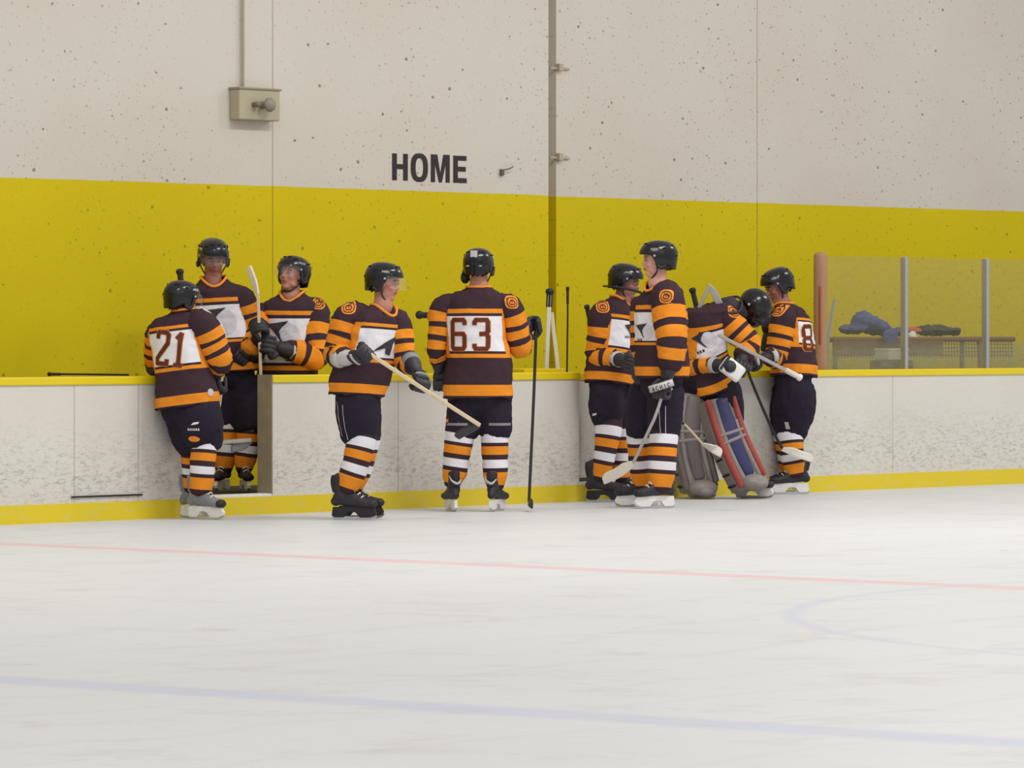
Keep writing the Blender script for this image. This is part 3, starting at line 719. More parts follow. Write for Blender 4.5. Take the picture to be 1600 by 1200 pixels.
def glove(root, grip, hand, shaft, side=1, s=1.0, main=None, accent=None, cuffm=None):
    """a padded hockey glove closed round a shaft; hand = forearm direction, shaft = direction of what it holds"""
    main = main or M_dark; accent = accent or M_lgrey
    x = hand.normalized(); y = (shaft - x * shaft.dot(x)).normalized(); z = x.cross(y) * side
    o = grip - x * .095 * s + z * .038 * s           # wrist joint
    q = lambda a, b, c: o + (x * a + y * b + z * c) * s
    ax = (x, y, z)
    bm = bmesh.new()
    ell(bm, q(.045, 0, -.004), ax, (.062 * s, .052 * s, .028 * s), 2)               # palm
    for i, (b, ln) in enumerate(((.040, .92), (.014, 1.0), (-.013, .96), (-.038, .8))):
        r = .0155 * s
        tube(bm, [(q(.075, b, .006), r * 1.1), (q(.075 + .040 * ln, b * 1.04, .002), r * 1.1), (q(.083 + .046 * ln, b * 1.04, -.030), r), (q(.088 + .022 * ln, b, -.062), r * .95), (q(.066, b, -.066), r * .85)], 12, 10)
    sd = 1
    tube(bm, [(q(.010, .040, -.016), .020 * s), (q(.045, .064, -.030), .019 * s), (q(.080, .060, -.052), .017 * s), (q(.098, .034, -.070), .014 * s)], 10, 10)
    me = remesh(bm, .006, 2); g = link('glove', me, main, root)
    # back rolls, one cushion per row
    for a0, w0 in ((.020, .046), (.052, .050), (.082, .050)):
        bm = bmesh.new(); ell(bm, q(a0, 0, .022), ax, (.016 * s, w0 * s, .016 * s), 2); to_obj('back_roll', bm, main if a0 != .052 else accent, g)
    bm = bmesh.new(); tube(bm, [(q(-.13, 0, 0), .068 * s), (q(-.09, 0, 0), .064 * s), (q(-.04, 0, 0), .055 * s), (q(0, 0, 0), .043 * s)], 10, 18, flat=.85); cu = to_obj('cuff', bm, cuffm or main, g)
    bm = bmesh.new(); tube(bm, [(q(-.118, 0, 0), .0705 * s), (q(-.10, 0, 0), .069 * s), (q(-.078, 0, 0), .066 * s)], 4, 20, flat=.86, cap=False); to_obj('cuff_band', bm, accent, cu)
    return g

def skate(root, ankle, yaw, pitch=0.0, s=1.0, boot=None, ground=0.0, mark=False, holder=None):
    """boot, tendon guard, laces, white holder and steel runner; ankle = joint, yaw like basis()"""
    boot = boot or M_dark
    f, l, u = basis(yaw, pitch)
    base = Vector((ankle.x, ankle.y, ground))
    q = lambda a, b, c: base + (f * a + l * b + u * c) * s
    bm = bmesh.new()
    rows = [(-.085, .03, .105, .14), (-.06, .034, .11, .20), (-.02, .036, .105, .21), (.03, .036, .10, .185), (.075, .040, .098, .155), (.12, .044, .095, .135), (.16, .042, .093, .125), (.19, .026, .098, .115)]
    for (a, hw, z0, z1), (a2, hw2, z02, z12) in zip(rows, rows[1:]):
        for t in (0, .5):
            A = a + (a2 - a) * t; W = hw + (hw2 - hw) * t; Z0 = z0 + (z02 - z0) * t; Z1 = z1 + (z12 - z1) * t
            ell(bm, q(A, 0, (Z0 + Z1) / 2), (f, l, u), (.035 * s, W * s, (Z1 - Z0) / 2 * s + .016 * s), 2)
    tube(bm, [(q(-.045, 0, .15), .046 * s), (q(-.045, 0, .22), .046 * s), (q(-.052, 0, .285), .052 * s)], 6, 14)
    me = remesh(bm, .008, 3); sk = link('skate', me, boot, root)
    bm = bmesh.new(); tube(bm, [(q(-.080, 0, .19), .020 * s), (q(-.088, 0, .25), .024 * s), (q(-.092, 0, .29), .018 * s)], 8, 12, flat=1.3); to_obj('tendon_guard', bm, M_grey if boot is not M_dark else M_black, sk)
    if mark:
        bm = bmesh.new(); tube(bm, [(q(-.094, -.040, .235), .004 * s), (q(-.112, -.012, .205), .010 * s), (q(-.104, .03, .225), .007 * s), (q(-.088, .048, .262), .002 * s)], 12, 8); to_obj('curved_mark', bm, M_lgrey, sk)
    bm = bmesh.new(); ell(bm, q(.175, 0, .108), (f, l, u), (.036 * s, .043 * s, .03 * s), 2); to_obj('toe_cap', bm, M_black, sk)
    bm = bmesh.new()
    for i in range(6):
        a = .105 - .024 * i; z = .152 + .021 * i
        tube(bm, [(q(a, -.024, z - .004), .004 * s), (q(a + .008, 0, z + .010), .0045 * s), (q(a, .024, z - .004), .004 * s)], 6, 6)
    to_obj('lace', bm, M_tapew, sk)
    prof = [(-.10, .085), (-.108, .03), (-.09, .016), (-.03, .016), (-.015, .03), (.0, .052), (.03, .056), (.06, .05), (.078, .03), (.09, .016), (.16, .016), (.20, .03), (.205, .05), (.185, .085), (.09, .088), (0, .088)]
    bm = bmesh.new(); prism(bm, [(a * s, b * s) for a, b in prof], (base, f, l, u), .024 * s); to_obj('blade_holder', bm, holder or M_white, sk, smooth=False)
    prof = [(-.112, .028), (-.105, .006), (-.06, .0), (.14, .0), (.19, .008), (.212, .03), (.20, .034), (.15, .022), (-.09, .022)]
    bm = bmesh.new(); prism(bm, [(a * s, b * s) for a, b in prof], (base, f, l, u), .004 * s); to_obj('runner', bm, M_steel, sk, smooth=False)
    return sk

def person(spec):
    Y0 = spec['Y']; sc = F / Y0; k = spec.get('size', 1.0)
    def J(t):
        x, y = t[0], t[1]; dd = t[2] if len(t) > 2 else 0.0
        return P(x, y, Y0 + dd)
    ground = spec.get('ground', 0.0)
    pelvis = J(spec['pelvis']); root = empty('person', Vector((pelvis.x, pelvis.y, ground)))
    tag(root, spec['label'], 'person', 'hockey players in striped jerseys')
    fT, lT, uT = basis(spec['yaw'], 0, spec.get('roll', 0))
    H = J(spec['head']); hf = basis(*spec['head_dir']); hs = spec.get('hs', 1.06)
    skin = spec.get('skin', M_skin)
    # ---- torso sections of the jersey: (x, y, dd, half width px, half depth m, v)
    secs = spec['torso']
    rows = [(J(s), s[3] / sc, s[4], s[5], s[6] if len(s) > 6 else spec.get('roll', 0)) for s in secs]
    top = rows[-1][0]; neck = J(spec['neck'])
    # ---- body: one continuous surface
    bm = bmesh.new(); head_shape(bm, H, hf, hs)
    tube(bm, [(H - hf[2] * .05 * hs - hf[0] * .012, .054 * hs), (H.lerp(neck, .6) - hf[2] * .02, .062 * hs), (neck, .070 * hs), (neck.lerp(rows[-2][0], .6) - UP * .04, .065)], 8, 16)
    chest = rows[-3][0]
    tube(bm, [(neck.lerp(rows[-2][0], .5) - UP * .02, .06), (rows[-2][0] - UP * .075, .085), (chest, .12), (rows[1][0], .12), (pelvis, .12)], 12, 18)
    arms = []
    for nm, a in spec['arms'].items():
        sh, el, gr = J(a['sh']), J(a['el']), J(a['grip'])
        hd = (gr - el).normalized(); gs_ = a.get('gs', 1.12)
        sd = (J(a['shaft'][1]) - J(a['shaft'][0])).normalized() if 'shaft' in a else UP
        x = hd; y = (sd - x * sd.dot(x)).normalized(); z = x.cross(y) * a.get('side', 1)
        wr = gr - x * .095 * gs_ + z * .038 * gs_
        arms.append((nm, a, sh, el, gr, hd, wr))
        tube(bm, [(rows[-2][0].lerp(sh, .6) - UP * .05, .045), (sh - UP * .03, .048), (sh.lerp(el, .5), .052), (el, .042), (el.lerp(wr, .5), .040), (wr, .028)], 14, 12)
        # hand closed inside the glove
        o = wr; q = lambda A, B_, C_: o + (x * A + y * B_ + z * C_) * gs_
        ell(bm, q(.04, 0, -.004), (x, y, z), (.05, .038, .014), 2)
        for b in (.032, .011, -.010, -.030): tube(bm, [(q(.07, b, .002), .009), (q(.108, b, 0), .009), (q(.122, b, -.030), .0085), (q(.108, b, -.058), .008)], 8, 8)
        tube(bm, [(q(.01, .032, -.014), .012), (q(.05, .052, -.03), .011), (q(.08, .046, -.05), .010)], 8, 8)
    legs = []
    for g in spec['legs']:
        hp, kn, an = J(g['hip']), J(g['knee']), J(g['ankle'])
        legs.append((g, hp, kn, an))
        fd = basis(g['toe'])[0]
        tube(bm, [(pelvis.lerp(hp, .7), .10), (hp, .095), (hp.lerp(kn, .55), .078), (kn, .058), (kn.lerp(an, .35), .054), (kn.lerp(an, .8), .036), (an, .034)], 16, 12)
        fb = Vector((an.x, an.y, ground)); tube(bm, [(an, .034), (fb + UP * .19 + fd * .01, .03), (fb + UP * .155 + fd * .06, .026), (fb + UP * .14 + fd * .13, .022)], 8, 10)
    me = remesh(bm, .009, 2); link('body', me, skin, root)
    face_parts(root, H, hf, hs, spec.get('hair', M_hair))
    if not spec.get('mask'): helmet(root, H, hf, hs * 1.02, spec.get('visor'), back_mark=spec.get('back_mark', False))
    # ---- jersey
    bm = bmesh.new(); uvl = bm.loops.layers.uv.new('UVMap'); nR, nS = 56, 56
    rs = resample(rows, nR); rings = []
    for i, (p, (hw, hd_, v, rl_), t) in enumerate(rs):
        ring = []; lR = basis(spec['yaw'], 0, rl_)[1]
        for j in range(nS):
            an_ = 2 * PI * j / nS; c_, s_ = math.cos(an_), math.sin(an_); e = 2 / 2.35
            pf = spec.get('belly', 0.0) * (s_ > 0) * math.exp(-((v - .2) / .2) ** 2)
            dip = .075 * max(0, s_) ** 2 * max(0, min(1, (v - .86) / .14)) ** 1.5
            ring.append(bm.verts.new(p + lR * hw * math.copysign(abs(c_) ** e, c_) + fT * (hd_ + pf + dip * .25) * math.copysign(abs(s_) ** e, s_) - UP * dip))
        rings.append(ring)
    for i in range(nR - 1):
        for j in range(nS):
            fc = bm.faces.new([rings[i][j], rings[i][(j + 1) % nS], rings[i + 1][(j + 1) % nS], rings[i + 1][j]])
            v0, v1 = rs[i][1][2], rs[i + 1][1][2]
            for lp, uv in zip(fc.loops, ((j / nS, v0), ((j + 1) / nS, v0), ((j + 1) / nS, v1), (j / nS, v1))): lp[uvl].uv = uv
    # hem turned in, so that the jersey has thickness below
    inner = [bm.verts.new(v.co + (rs[0][0] - v.co) * .14 + UP * .03) for v in rings[0]]
    for j in range(nS):
        fc = bm.faces.new([rings[0][j], inner[j], inner[(j + 1) % nS], rings[0][(j + 1) % nS]])
        for lp in fc.loops: lp[uvl].uv = (0, 0)
    fc = bm.faces.new(inner)
    for lp in fc.loops: lp[uvl].uv = (0, 0)
    me = bpy.data.meshes.new('jersey'); bmesh.ops.recalc_face_normals(bm, faces=bm.faces[:]); bm.to_mesh(me); bm.free()
    wrinkle(me, .016, 5.5, spec['seed'], .010)
    jer = link('jersey', me, M_torso, root)
    bv = bvh_of(jer)
    sleeves = {}
    for nm, a, sh, el, gr, hd, wr in arms:
        bm = bmesh.new(); uvl = bm.loops.layers.uv.new('UVMap'); R = a.get('r', (.105, .10, .088, .075))
        inn = sh.lerp(rows[-2][0], .45)
        end = wr - hd * min(.115, .4 * (wr - el).length)
        tube(bm, [(inn, R[0] * .85), (sh, R[0]), (sh.lerp(el, .5), R[1]), (el, R[2]), (el.lerp(end, .55), (R[2] + R[3]) / 2), (end, R[3])], 40, 28, uvl=uvl, ref=Vector((0, -1, 0.1)))
        me = bpy.data.meshes.new('sleeve'); bmesh.ops.recalc_face_normals(bm, faces=bm.faces[:]); bm.to_mesh(me); bm.free()
        wrinkle(me, .012, 9, spec['seed'] + 3, .011)
        so = link('sleeve', me, M_sleeve3 if a.get('stripes') == 3 else M_sleeve4, jer); sleeves[nm] = so
        if a.get('glove', True):
            sd = (J(a['shaft'][1]) - J(a['shaft'][0])).normalized() if 'shaft' in a else UP
            glove(root, gr, hd, sd, a.get('side', 1), a.get('gs', 1.12), a.get('main'), a.get('accent'), a.get('cuffm'))
    # ---- collar
    bm = bmesh.new(); cr = rows[-1]; n_ = 36; pts = []
    for j in range(n_ + 1):
        an_ = 2 * PI * j / n_; c_, s_ = math.cos(an_), math.sin(an_)
        pts.append((top + lT * (cr[1] + .012) * c_ + fT * (cr[2] + .012 + .018 * max(0, s_)) * s_ - UP * (.078 * max(0, s_) ** 2 - .004), .011))
    tube(bm, pts, 60, 8, cap=False); to_obj('collar', bm, M_jblack if spec.get('mask') else M_orange, jer)
    # ---- pants
    bm = bmesh.new(); hw = spec.get('pants', (.20, .15)); hipc = pelvis
    bw = rows[0]
    tube(bm, [(hipc + UP * .16, .15), (hipc + UP * .05, hw[0] * .9), (hipc - UP * .08, hw[0] * .80)], 6, 24, ref=lT, flat=hw[1] / hw[0])
    for g, hp, kn, an in legs:
        pe = J(g['pant_end']) if 'pant_end' in g else hp.lerp(kn, .95)
        r0, r1 = g.get('pr', (.125, .125))
        tube(bm, [(hp + UP * .06, r0 * .95), (hp.lerp(pe, .4), r0), (pe - (pe - hp).normalized() * .02, r1), (pe, r1 * .97)], 10, 20)
    me = remesh(bm, .016, 3); wrinkle(me, .012, 7, spec['seed'] + 9, .006); pn = link('pants', me, M_pants, root)
    pbv = bvh_of(pn)
    for (px, py, kind) in spec.get('pant_marks', []):
        if kind == 'word':
            pl = []
            for i in range(6): pl += strokes([[(i * .16 - .45, -.08), (i * .16 - .40, .08), (i * .16 - .36, -.08)]], .05)
            decal('white_mark', pbv, (px, py), UP, pl, .10, M_white, pn, .004)
        elif kind == 'slash': decal('white_mark', pbv, (px, py), UP, [[(-.3, -.12), (.25, -.02), (.35, .14), (-.1, .08)]], .10, M_white, pn, .004)
        elif kind == 'orange': decal('orange_patch', pbv, (px, py), UP, [ring2(0, 0, .45, .22, 18, 2)], .10, M_orange, pn, .004)
        elif kind == 'stripe': decal('side_stripe', pbv, (px, py), UP, [[(-.03, -1.3), (.03, -1.3), (.03, 1.3), (-.03, 1.3)]], .10, M_lgrey, pn, .003)
        elif kind == 'band': decal('grey_band', pbv, (px, py), UP, [[(-.9, -.1), (.9, -.1), (.9, .1), (-.9, .1)]], .10, M_grey, pn, .003)
        elif kind == 'tag': decal('care_label', pbv, (px, py), UP, [[(-.18, -.3), (.18, -.3), (.18, .3), (-.18, .3)]], .10, M_lgrey, pn, .004)
    # ---- socks and skates
    for g, hp, kn, an in legs:
        if g.get('pad'): pass
        bm = bmesh.new(); uvl = bm.loops.layers.uv.new('UVMap'); R = g.get('sr', (.108, .105, .092, .07))
        t0 = J(g['sock_top']) if 'sock_top' in g else kn + UP * .1
        a1 = an + UP * .03
        tube(bm, [(t0, R[0]), (t0.lerp(kn, .7), R[1]), (kn.lerp(a1, .35), R[2] * 1.04), (kn.lerp(a1, .7), R[2]), (a1, R[3])], 30, 24, uvl=uvl, ref=Vector((0, -1, 0.1)))
        me = bpy.data.meshes.new('sock'); bmesh.ops.recalc_face_normals(bm, faces=bm.faces[:]); bm.to_mesh(me); bm.free()
        wrinkle(me, .006, 10, spec['seed'] + 5, .005)
        link('sock', me, g.get('sock_mat', M_sock), root)
        skate(root, an, g['toe'], g.get('pitch', 0), g.get('ss', 1.08), g.get('boot'), ground, g.get('mark', False), g.get('holder'))
    return root, jer, sleeves, J, bv, pn

def stick(Y0, pts, blade, label, shaft_m=None, blade_m=None, butt=True, grip_m=None, thick=.016, blade_h=.07, group='hockey sticks', cat='stick'):
    """pts: butt -> heel as (px, py, dd); blade: heel -> toe points"""
    J = lambda t: P(t[0], t[1], Y0 + (t[2] if len(t) > 2 else 0))
    p = [J(t) for t in pts]; root = empty('hockey_stick', p[-1].copy())
    bm = bmesh.new(); n_ = max(2, len(p) * 2)
    rs = resample([(a, 1.0) for a in p], n_); P_ = [r[0] for r in rs]; fr = frames(P_)
    rings = []
    for a, (t, u_, v_) in zip(P_, fr):
        rings.append([bm.verts.new(a + u_ * thick * cx + v_ * thick * .75 * cy) for cx, cy in ((1, .7), (.7, 1), (-.7, 1), (-1, .7), (-1, -.7), (-.7, -1), (.7, -1), (1, -.7))])
    for a, b in zip(rings, rings[1:]):
        for i in range(8): bm.faces.new([a[i], a[(i + 1) % 8], b[(i + 1) % 8], b[i]])
    bm.faces.new(rings[0]); bm.faces.new(rings[-1])
    to_obj('shaft', bm, shaft_m or M_black, root, smooth=False)
    if butt:
        d = (p[1] - p[0]).normalized(); bm = bmesh.new()
        tube(bm, [(p[0] - d * .004, thick * 1.5), (p[0] + d * .012, thick * 1.5), (p[0] + d * .02, thick * 1.15), (p[0] + d * .13, thick * 1.12)], 10, 12)
        to_obj('butt_tape', bm, grip_m or M_black, root)
    if blade:
        b = [J(t) for t in blade]; bm = bmesh.new(); rs = resample([(a, 1.0) for a in b], 14); Q = [r[0] for r in rs]
        up0 = (p[-2] - p[-1]).normalized(); rings = []
        for i, a in enumerate(Q):
            t = (Q[min(i + 1, 13)] - Q[max(i - 1, 0)]).normalized(); hgt = blade_h * (.45 + .55 * min(1, i / 4)) * (1 - .35 * max(0, (i - 10) / 3) ** 2)
            v_ = (up0 - t * up0.dot(t)).normalized(); w_ = t.cross(v_)
            th = .009
            rings.append([bm.verts.new(a + w_ * th * sx + v_ * (hgt * sz - .015)) for sx, sz in ((-.6, 0), (.6, 0), (1, .15), (1, .85), (.6, 1), (-.6, 1), (-1, .85), (-1, .15))])
        for a, c in zip(rings, rings[1:]):
            for i in range(8): bm.faces.new([a[i], a[(i + 1) % 8], c[(i + 1) % 8], c[i]])
        bm.faces.new(rings[0]); bm.faces.new(rings[-1])
        to_obj('blade', bm, blade_m or M_black, root, smooth=False)
    tag(root, label, cat, group)
    return root

# ------------------------------------------------------------ the team
# 63, back to the camera, leaning on an upright stick
r63 = person(dict(Y=37.0, seed=1, yaw=178, pelvis=(748, 612), neck=(748, 446), head=(748, 419), head_dir=(165, -6), hs=1.08, back_mark=True, visor='hanging_cup',
    label='player number 63 seen from behind, resting one glove on an upright black stick',
    torso=[(746, 622, 0, 54, .20, 0), (747, 595, 0, 53.5, .20, .16), (748, 560, 0, 52, .185, .36), (744, 525, 0, 49, .175, .56), (741, 490, 0, 49, .17, .77), (744, 463, 0, 42, .14, .92), (748, 449, 0, 17, .085, 1.0)],
    arms=dict(l=dict(sh=(691, 482), el=(682, 545, -.02), grip=(688, 602, .03), shaft=((650, 600), (700, 610)), r=(.095, .085, .08, .07), side=-1),
              r=dict(sh=(797, 483), el=(813, 541, .08), grip=(837, 508, .36), shaft=((838, 490), (835, 560)), r=(.105, .105, .095, .075), gs=1.2)),
    legs=[dict(hip=(723, 630), knee=(716, 695), ankle=(707, 762), pant_end=(723, 676), sock_top=(722, 655), toe=195, mark=True, pr=(.13, .135), sr=(.125, .118, .098, .07)),
          dict(hip=(774, 630), knee=(773, 695), ankle=(774, 765), pant_end=(774, 676), sock_top=(773, 655), toe=160, mark=True, pr=(.135, .13), sr=(.118, .11, .098, .07))],
    pants=(.27, .19), pant_marks=[(783, 663, 'band'), (712, 663, 'band')]))
number('63', r63[4], (733.5, 522.5), UP, .225, .14, .18, r63[1])
shoulder_patch(bvh_of(r63[2]['r']), (800, 472), UP, .055, r63[1])
stick(37.0, [(838.5, 497, .36), (834, 620, .30), (826.5, 784, .18)], [(826.5, 788, .16), (830, 791, -.05), (831, 792, -.14)], 'black stick standing upright under the right glove of number 63')
stick(37.0, [(655, 492, .05), (700, 494, .32), (760, 520, .9)], None, 'black butt end of a stick poking out beside the shoulder of number 63', thick=.022)

# player gliding to the right with a pale stick held across the body
r4 = person(dict(Y=35.4, seed=2, yaw=38, pelvis=(560, 612), neck=(598, 478), head=(601, 443), head_dir=(72, -8), hs=1.1, visor='clear', skin=M_skin,
    label='player gliding past the boards in a clear visor, pale stick held across the waist',
    torso=[(557, 618, 0, 43, .20, 0), (561, 596, 0, 46, .20, .16), (570, 568, 0, 49, .18, .36), (580, 540, 0, 47, .17, .56), (586, 512, 0, 46, .165, .77), (592, 492, 0, 38, .14, .92), (599, 478, 0, 17, .085, 1.0)], roll=-4,
    arms=dict(r=dict(sh=(545, 497, -.05), el=(527, 553, -.08), grip=(569, 549, -.36), shaft=((560, 545), (748, 665)), r=(.12, .115, .105, .08), side=-1, main=M_dark, accent=M_lgrey, cuffm=M_lgrey, gs=1.25),
              l=dict(sh=(624, 505, .02), el=(634, 566, -.02), grip=(655, 603, -.22), shaft=((560, 545), (748, 665)), r=(.09, .085, .08, .07), accent=M_grey, side=1, gs=1.2)),
    legs=[dict(hip=(556, 630, -.06), knee=(564, 698, -.05), ankle=(543, 770, -.05), pant_end=(562, 681), sock_top=(566, 664), holder=M_black, toe=72, pr=(.165, .145), sr=(.118, .115, .098, .075), ss=1.12),
          dict(hip=(566, 630, .2), knee=(572, 698, .22), ankle=(553, 768, .22), pant_end=(570, 680, .2), sock_top=(572, 664, .2), holder=M_black, toe=80, pr=(.14, .13), sr=(.11, .105, .09, .07), ss=1.12)],
    pants=(.21, .19), pant_marks=[(530, 655, 'stripe'), (538, 660, 'stripe')]))
decal('badge_wing', r4[4], (602, 540), UP, [[(-.75, -.30), (-.1, .12), (.0, -.12)], [(-.1, .12), (.80, .52), (.42, .05), (.0, -.12)], [(.0, -.12), (.42, .05), (.30, -.5), (.0, -.42)]], .15, M_jblack, r4[1], .006)
shoulder_patch(bvh_of(r4[2]['r']), (545, 480), UP, .055, r4[1])
stick(35.4, [(562, 542, -.37), (620, 581, -.34), (749, 664, -.1)], [(749, 665, -.1), (738, 672, .0), (716, 684, .18)], 'pale stick held across the waist of the gliding player', M_wood, M_dark, thick=.02)

# tall player, no visor, in profile
r7 = person(dict(Y=37.7, seed=3, yaw=-52, pelvis=(1032, 590), neck=(1028, 444), head=(1027, 408), head_dir=(-84, -2), hs=1.14, hair=M_hair2, skin=M_skin3,
    label='tallest player in profile without a visor, talking and holding a white-bladed stick low',
    torso=[(1034, 590, 0, 43, .20, 0), (1034, 572, 0, 45, .20, .13), (1032, 540, 0, 46, .18, .36), (1030, 517, 0, 43, .17, .56), (1031, 484, 0, 43, .165, .77), (1035, 457, 0, 34, .14, .92), (1029, 440, 0, 18, .09, 1.0)],
    arms=dict(l=dict(sh=(1043, 466, -.17), el=(1050, 532, -.27), grip=(1033, 614, -.32), shaft=((1045, 600), (1000, 700)), stripes=3, r=(.135, .138, .125, .095), side=1, accent=M_lgrey, gs=1.2),
              r=dict(sh=(1003, 480, .12), el=(1000, 540, .1), grip=(1003, 590, .0), shaft=((1045, 600), (1000, 700)), r=(.09, .085, .08, .07))),
    legs=[dict(hip=(1042, 625, -.03), knee=(1037, 690, -.04), ankle=(1032, 768, -.05), pant_end=(1037, 678), sock_top=(1037, 658), toe=-62, pr=(.15, .138), sr=(.118, .118, .108, .08), ss=1.15),
          dict(hip=(1008, 622, .2), knee=(999, 690, .22), ankle=(1004, 765, .25), pant_end=(1000, 676, .2), sock_top=(999, 656, .2), toe=-75, pr=(.14, .125), sr=(.11, .105, .095, .075), ss=1.12)],
    pants=(.215, .19), pant_marks=[(1031, 660, 'stripe'), (1040, 660, 'stripe')]))
emblem(r7[4], (1006, 517), UP, .13, r7[1])
shoulder_patch(bvh_of(r7[2]['l']), (1041, 463), UP, .058, r7[1])
stick(37.7, [(1041, 596, -.34), (1026, 645, -.32), (1012, 676, -.26), (990, 722, -.14)], [(992, 724, -.12), (970, 742, -.02), (944, 754, .1)], 'grey stick with broad white taped blade hanging from the tall player', M_silver, M_tapew, blade_h=.085)

# shorter player facing him
r6 = person(dict(Y=39.1, seed=4, yaw=48, pelvis=(950, 598), neck=(972, 470), head=(978, 442), head_dir=(72, -12), hs=1.1, skin=M_skin2,
    label='player with a flipped-up black chin guard, facing the tall player at the gate',
    torso=[(950, 600, 0, 36, .19, 0), (953, 584, 0, 38, .19, .13), (957, 553, 0, 38, .18, .36), (961, 525, 0, 37, .17, .56), (964, 500, 0, 37, .165, .77), (966, 479, 0, 32, .14, .92), (972, 465, 0, 16, .085, 1.0)], roll=-8,
    arms=dict(r=dict(sh=(943, 493, -.08), el=(936, 553, -.08), grip=(984, 566, -.42), shaft=((970, 590), (985, 540)), r=(.118, .115, .105, .075), side=-1),
              l=dict(sh=(985, 495, .08), el=(992, 540, .1), grip=(1000, 572, 0), shaft=((970, 590), (985, 540)), r=(.085, .08, .08, .07))),
    legs=[dict(hip=(947, 620, -.05), knee=(951, 678, -.05), ankle=(938, 752, -.05), pant_end=(949, 660), sock_top=(952, 646), holder=M_black, toe=70, pr=(.15, .13), sr=(.115, .112, .09, .07), ss=1.12),
          dict(hip=(966, 620, .15), knee=(974, 680, .2), ankle=(972, 752, .22), pant_end=(970, 660, .18), sock_top=(972, 646, .18), holder=M_black, toe=62, pr=(.14, .12), sr=(.10, .10, .085, .07), ss=1.1)],
    pants=(.19, .18), pant_marks=[(928, 648, 'slash')]))
emblem(r6[4], (984, 515), UP, .11, r6[1])
shoulder_patch(bvh_of(r6[2]['r']), (942, 479), UP, .055, r6[1])
# raised black chin guard bar on his helmet
bm = bmesh.new(); tube(bm, [(P(943, 447, 39.1), .008), (P(958, 448, 38.95), .009), (P(985, 452, 38.9), .012), (P(1001, 457, 38.95), .012)], 12, 10); to_obj('chin_guard', bm, M_black, r6[0])
stick(39.1, [(917, 479, .16), (921, 500, .17), (934, 600, .2), (946, 742, .22)], [(946, 770, .22), (952, 773, .2), (966, 776, .16)], 'dark stick standing behind the shorter talking player, only its top showing')

# player number 8 at the far side, looking down
r9 = person(dict(Y=41.0, seed=5, yaw=-108, pelvis=(1240, 592), neck=(1222, 474), head=(1215, 448), head_dir=(-70, -22), hs=1.12, skin=M_skin2,
    label='player in plain black helmet looking down, standing beside the tan padded post',
    torso=[(1241, 588, 0, 37, .19, 0), (1242, 570, 0, 38, .19, .13), (1240, 545, 0, 37, .18, .36), (1239, 522, 0, 34, .17, .56), (1238, 502, 0, 33, .16, .77), (1233, 486, 0, 27, .14, .92), (1223, 475, 0, 14, .08, 1.0)], roll=4,
    arms=dict(l=dict(sh=(1226, 497, -.12), el=(1213, 556, -.16), grip=(1170, 566, -.3), shaft=((1160, 560), (1222, 700)), r=(.115, .118, .105, .075), side=1),
              r=dict(sh=(1216, 500, .05), el=(1200, 560, .0), grip=(1200, 505, -.1), shaft=((1180, 500), (1210, 505)), r=(.06, .06, .055, .05), main=M_black, accent=M_black)),
    legs=[dict(hip=(1244, 618, -.05), knee=(1234, 688, -.05), ankle=(1243, 746, -.05), pant_end=(1235, 678), sock_top=(1235, 662), toe=-76, pr=(.185, .142), sr=(.118, .115, .10, .075), ss=1.12),
          dict(hip=(1236, 618, .1), knee=(1226, 688, .12), ankle=(1236, 742, .15), pant_end=(1228, 676, .1), sock_top=(1228, 660, .1), toe=-84, pr=(.17, .13), sr=(.11, .105, .09, .07), ss=1.1)],
    pants=(.21, .19), pant_marks=[(1230, 665, 'tag')]))
number('8', r9[4], (1263, 528), UP, .20, .14, .15, r9[1], right=basis(-108)[1])
shoulder_patch(bvh_of(r9[2]['l']), (1217, 485), UP, .055, r9[1])
stick(41.0, [(1158, 545, -.36), (1172, 590, -.36), (1205, 668, -.3), (1222, 700, -.25)], [(1222, 702, -.25), (1245, 712, -.22), (1269, 720, -.15)], 'black stick with a white taped blade raised before the shin of the helmeted far player', M_black, M_tapew)

# number 21, leaning in at the open door, back to the camera
r1 = person(dict(Y=35.5, seed=6, yaw=166, pelvis=(292, 628), neck=(288, 492), head=(285, 471), head_dir=(128, -8), hs=1.08, visor='clear', roll=-7,
    label='player number 21 seen from behind, leaning in at the open bench door',
    torso=[(291, 636, 0, 51, .20, 0), (291, 612, 0, 49, .20, .16), (287, 580, 0, 44, .18, .36), (279, 548, 0, 42, .17, .56), (272, 515, 0, 40, .165, .77), (276, 497, 0, 36, .14, .92), (287, 485, 0, 16, .08, 1.0)],
    arms=dict(r=dict(sh=(318, 510, -.05), el=(342, 560, .0), grip=(346, 602, .2), shaft=((345, 570), (350, 640)), r=(.118, .12, .105, .085), side=1),
              l=dict(sh=(243, 520, .1), el=(238, 560, .2), grip=(262, 590, .45), shaft=((250, 590), (290, 600)), r=(.08, .075, .07, .06))),
    legs=[dict(hip=(310, 650, -.06), knee=(319, 698, -.06), ankle=(314, 772, -.06), pant_end=(321, 692), sock_top=(320, 672), toe=52, pr=(.17, .145), sr=(.105, .10, .092, .085), boot=M_grey, ss=1.12),
          dict(hip=(287, 650, .1), knee=(303, 704, .12), ankle=(303, 768, .16), pant_end=(303, 696, .1), sock_top=(301, 680, .1), toe=58, pr=(.15, .14), sr=(.11, .105, .09, .08), boot=M_grey, ss=1.1)],
    pants=(.25, .19), pant_marks=[(304, 662, 'slash'), (302, 671, 'word'), (303, 686, 'orange')]))
number('21', r1[4], (267, 545), (UP + Vector((.10, 0, 0))).normalized(), .235, .115, .132, r1[1])

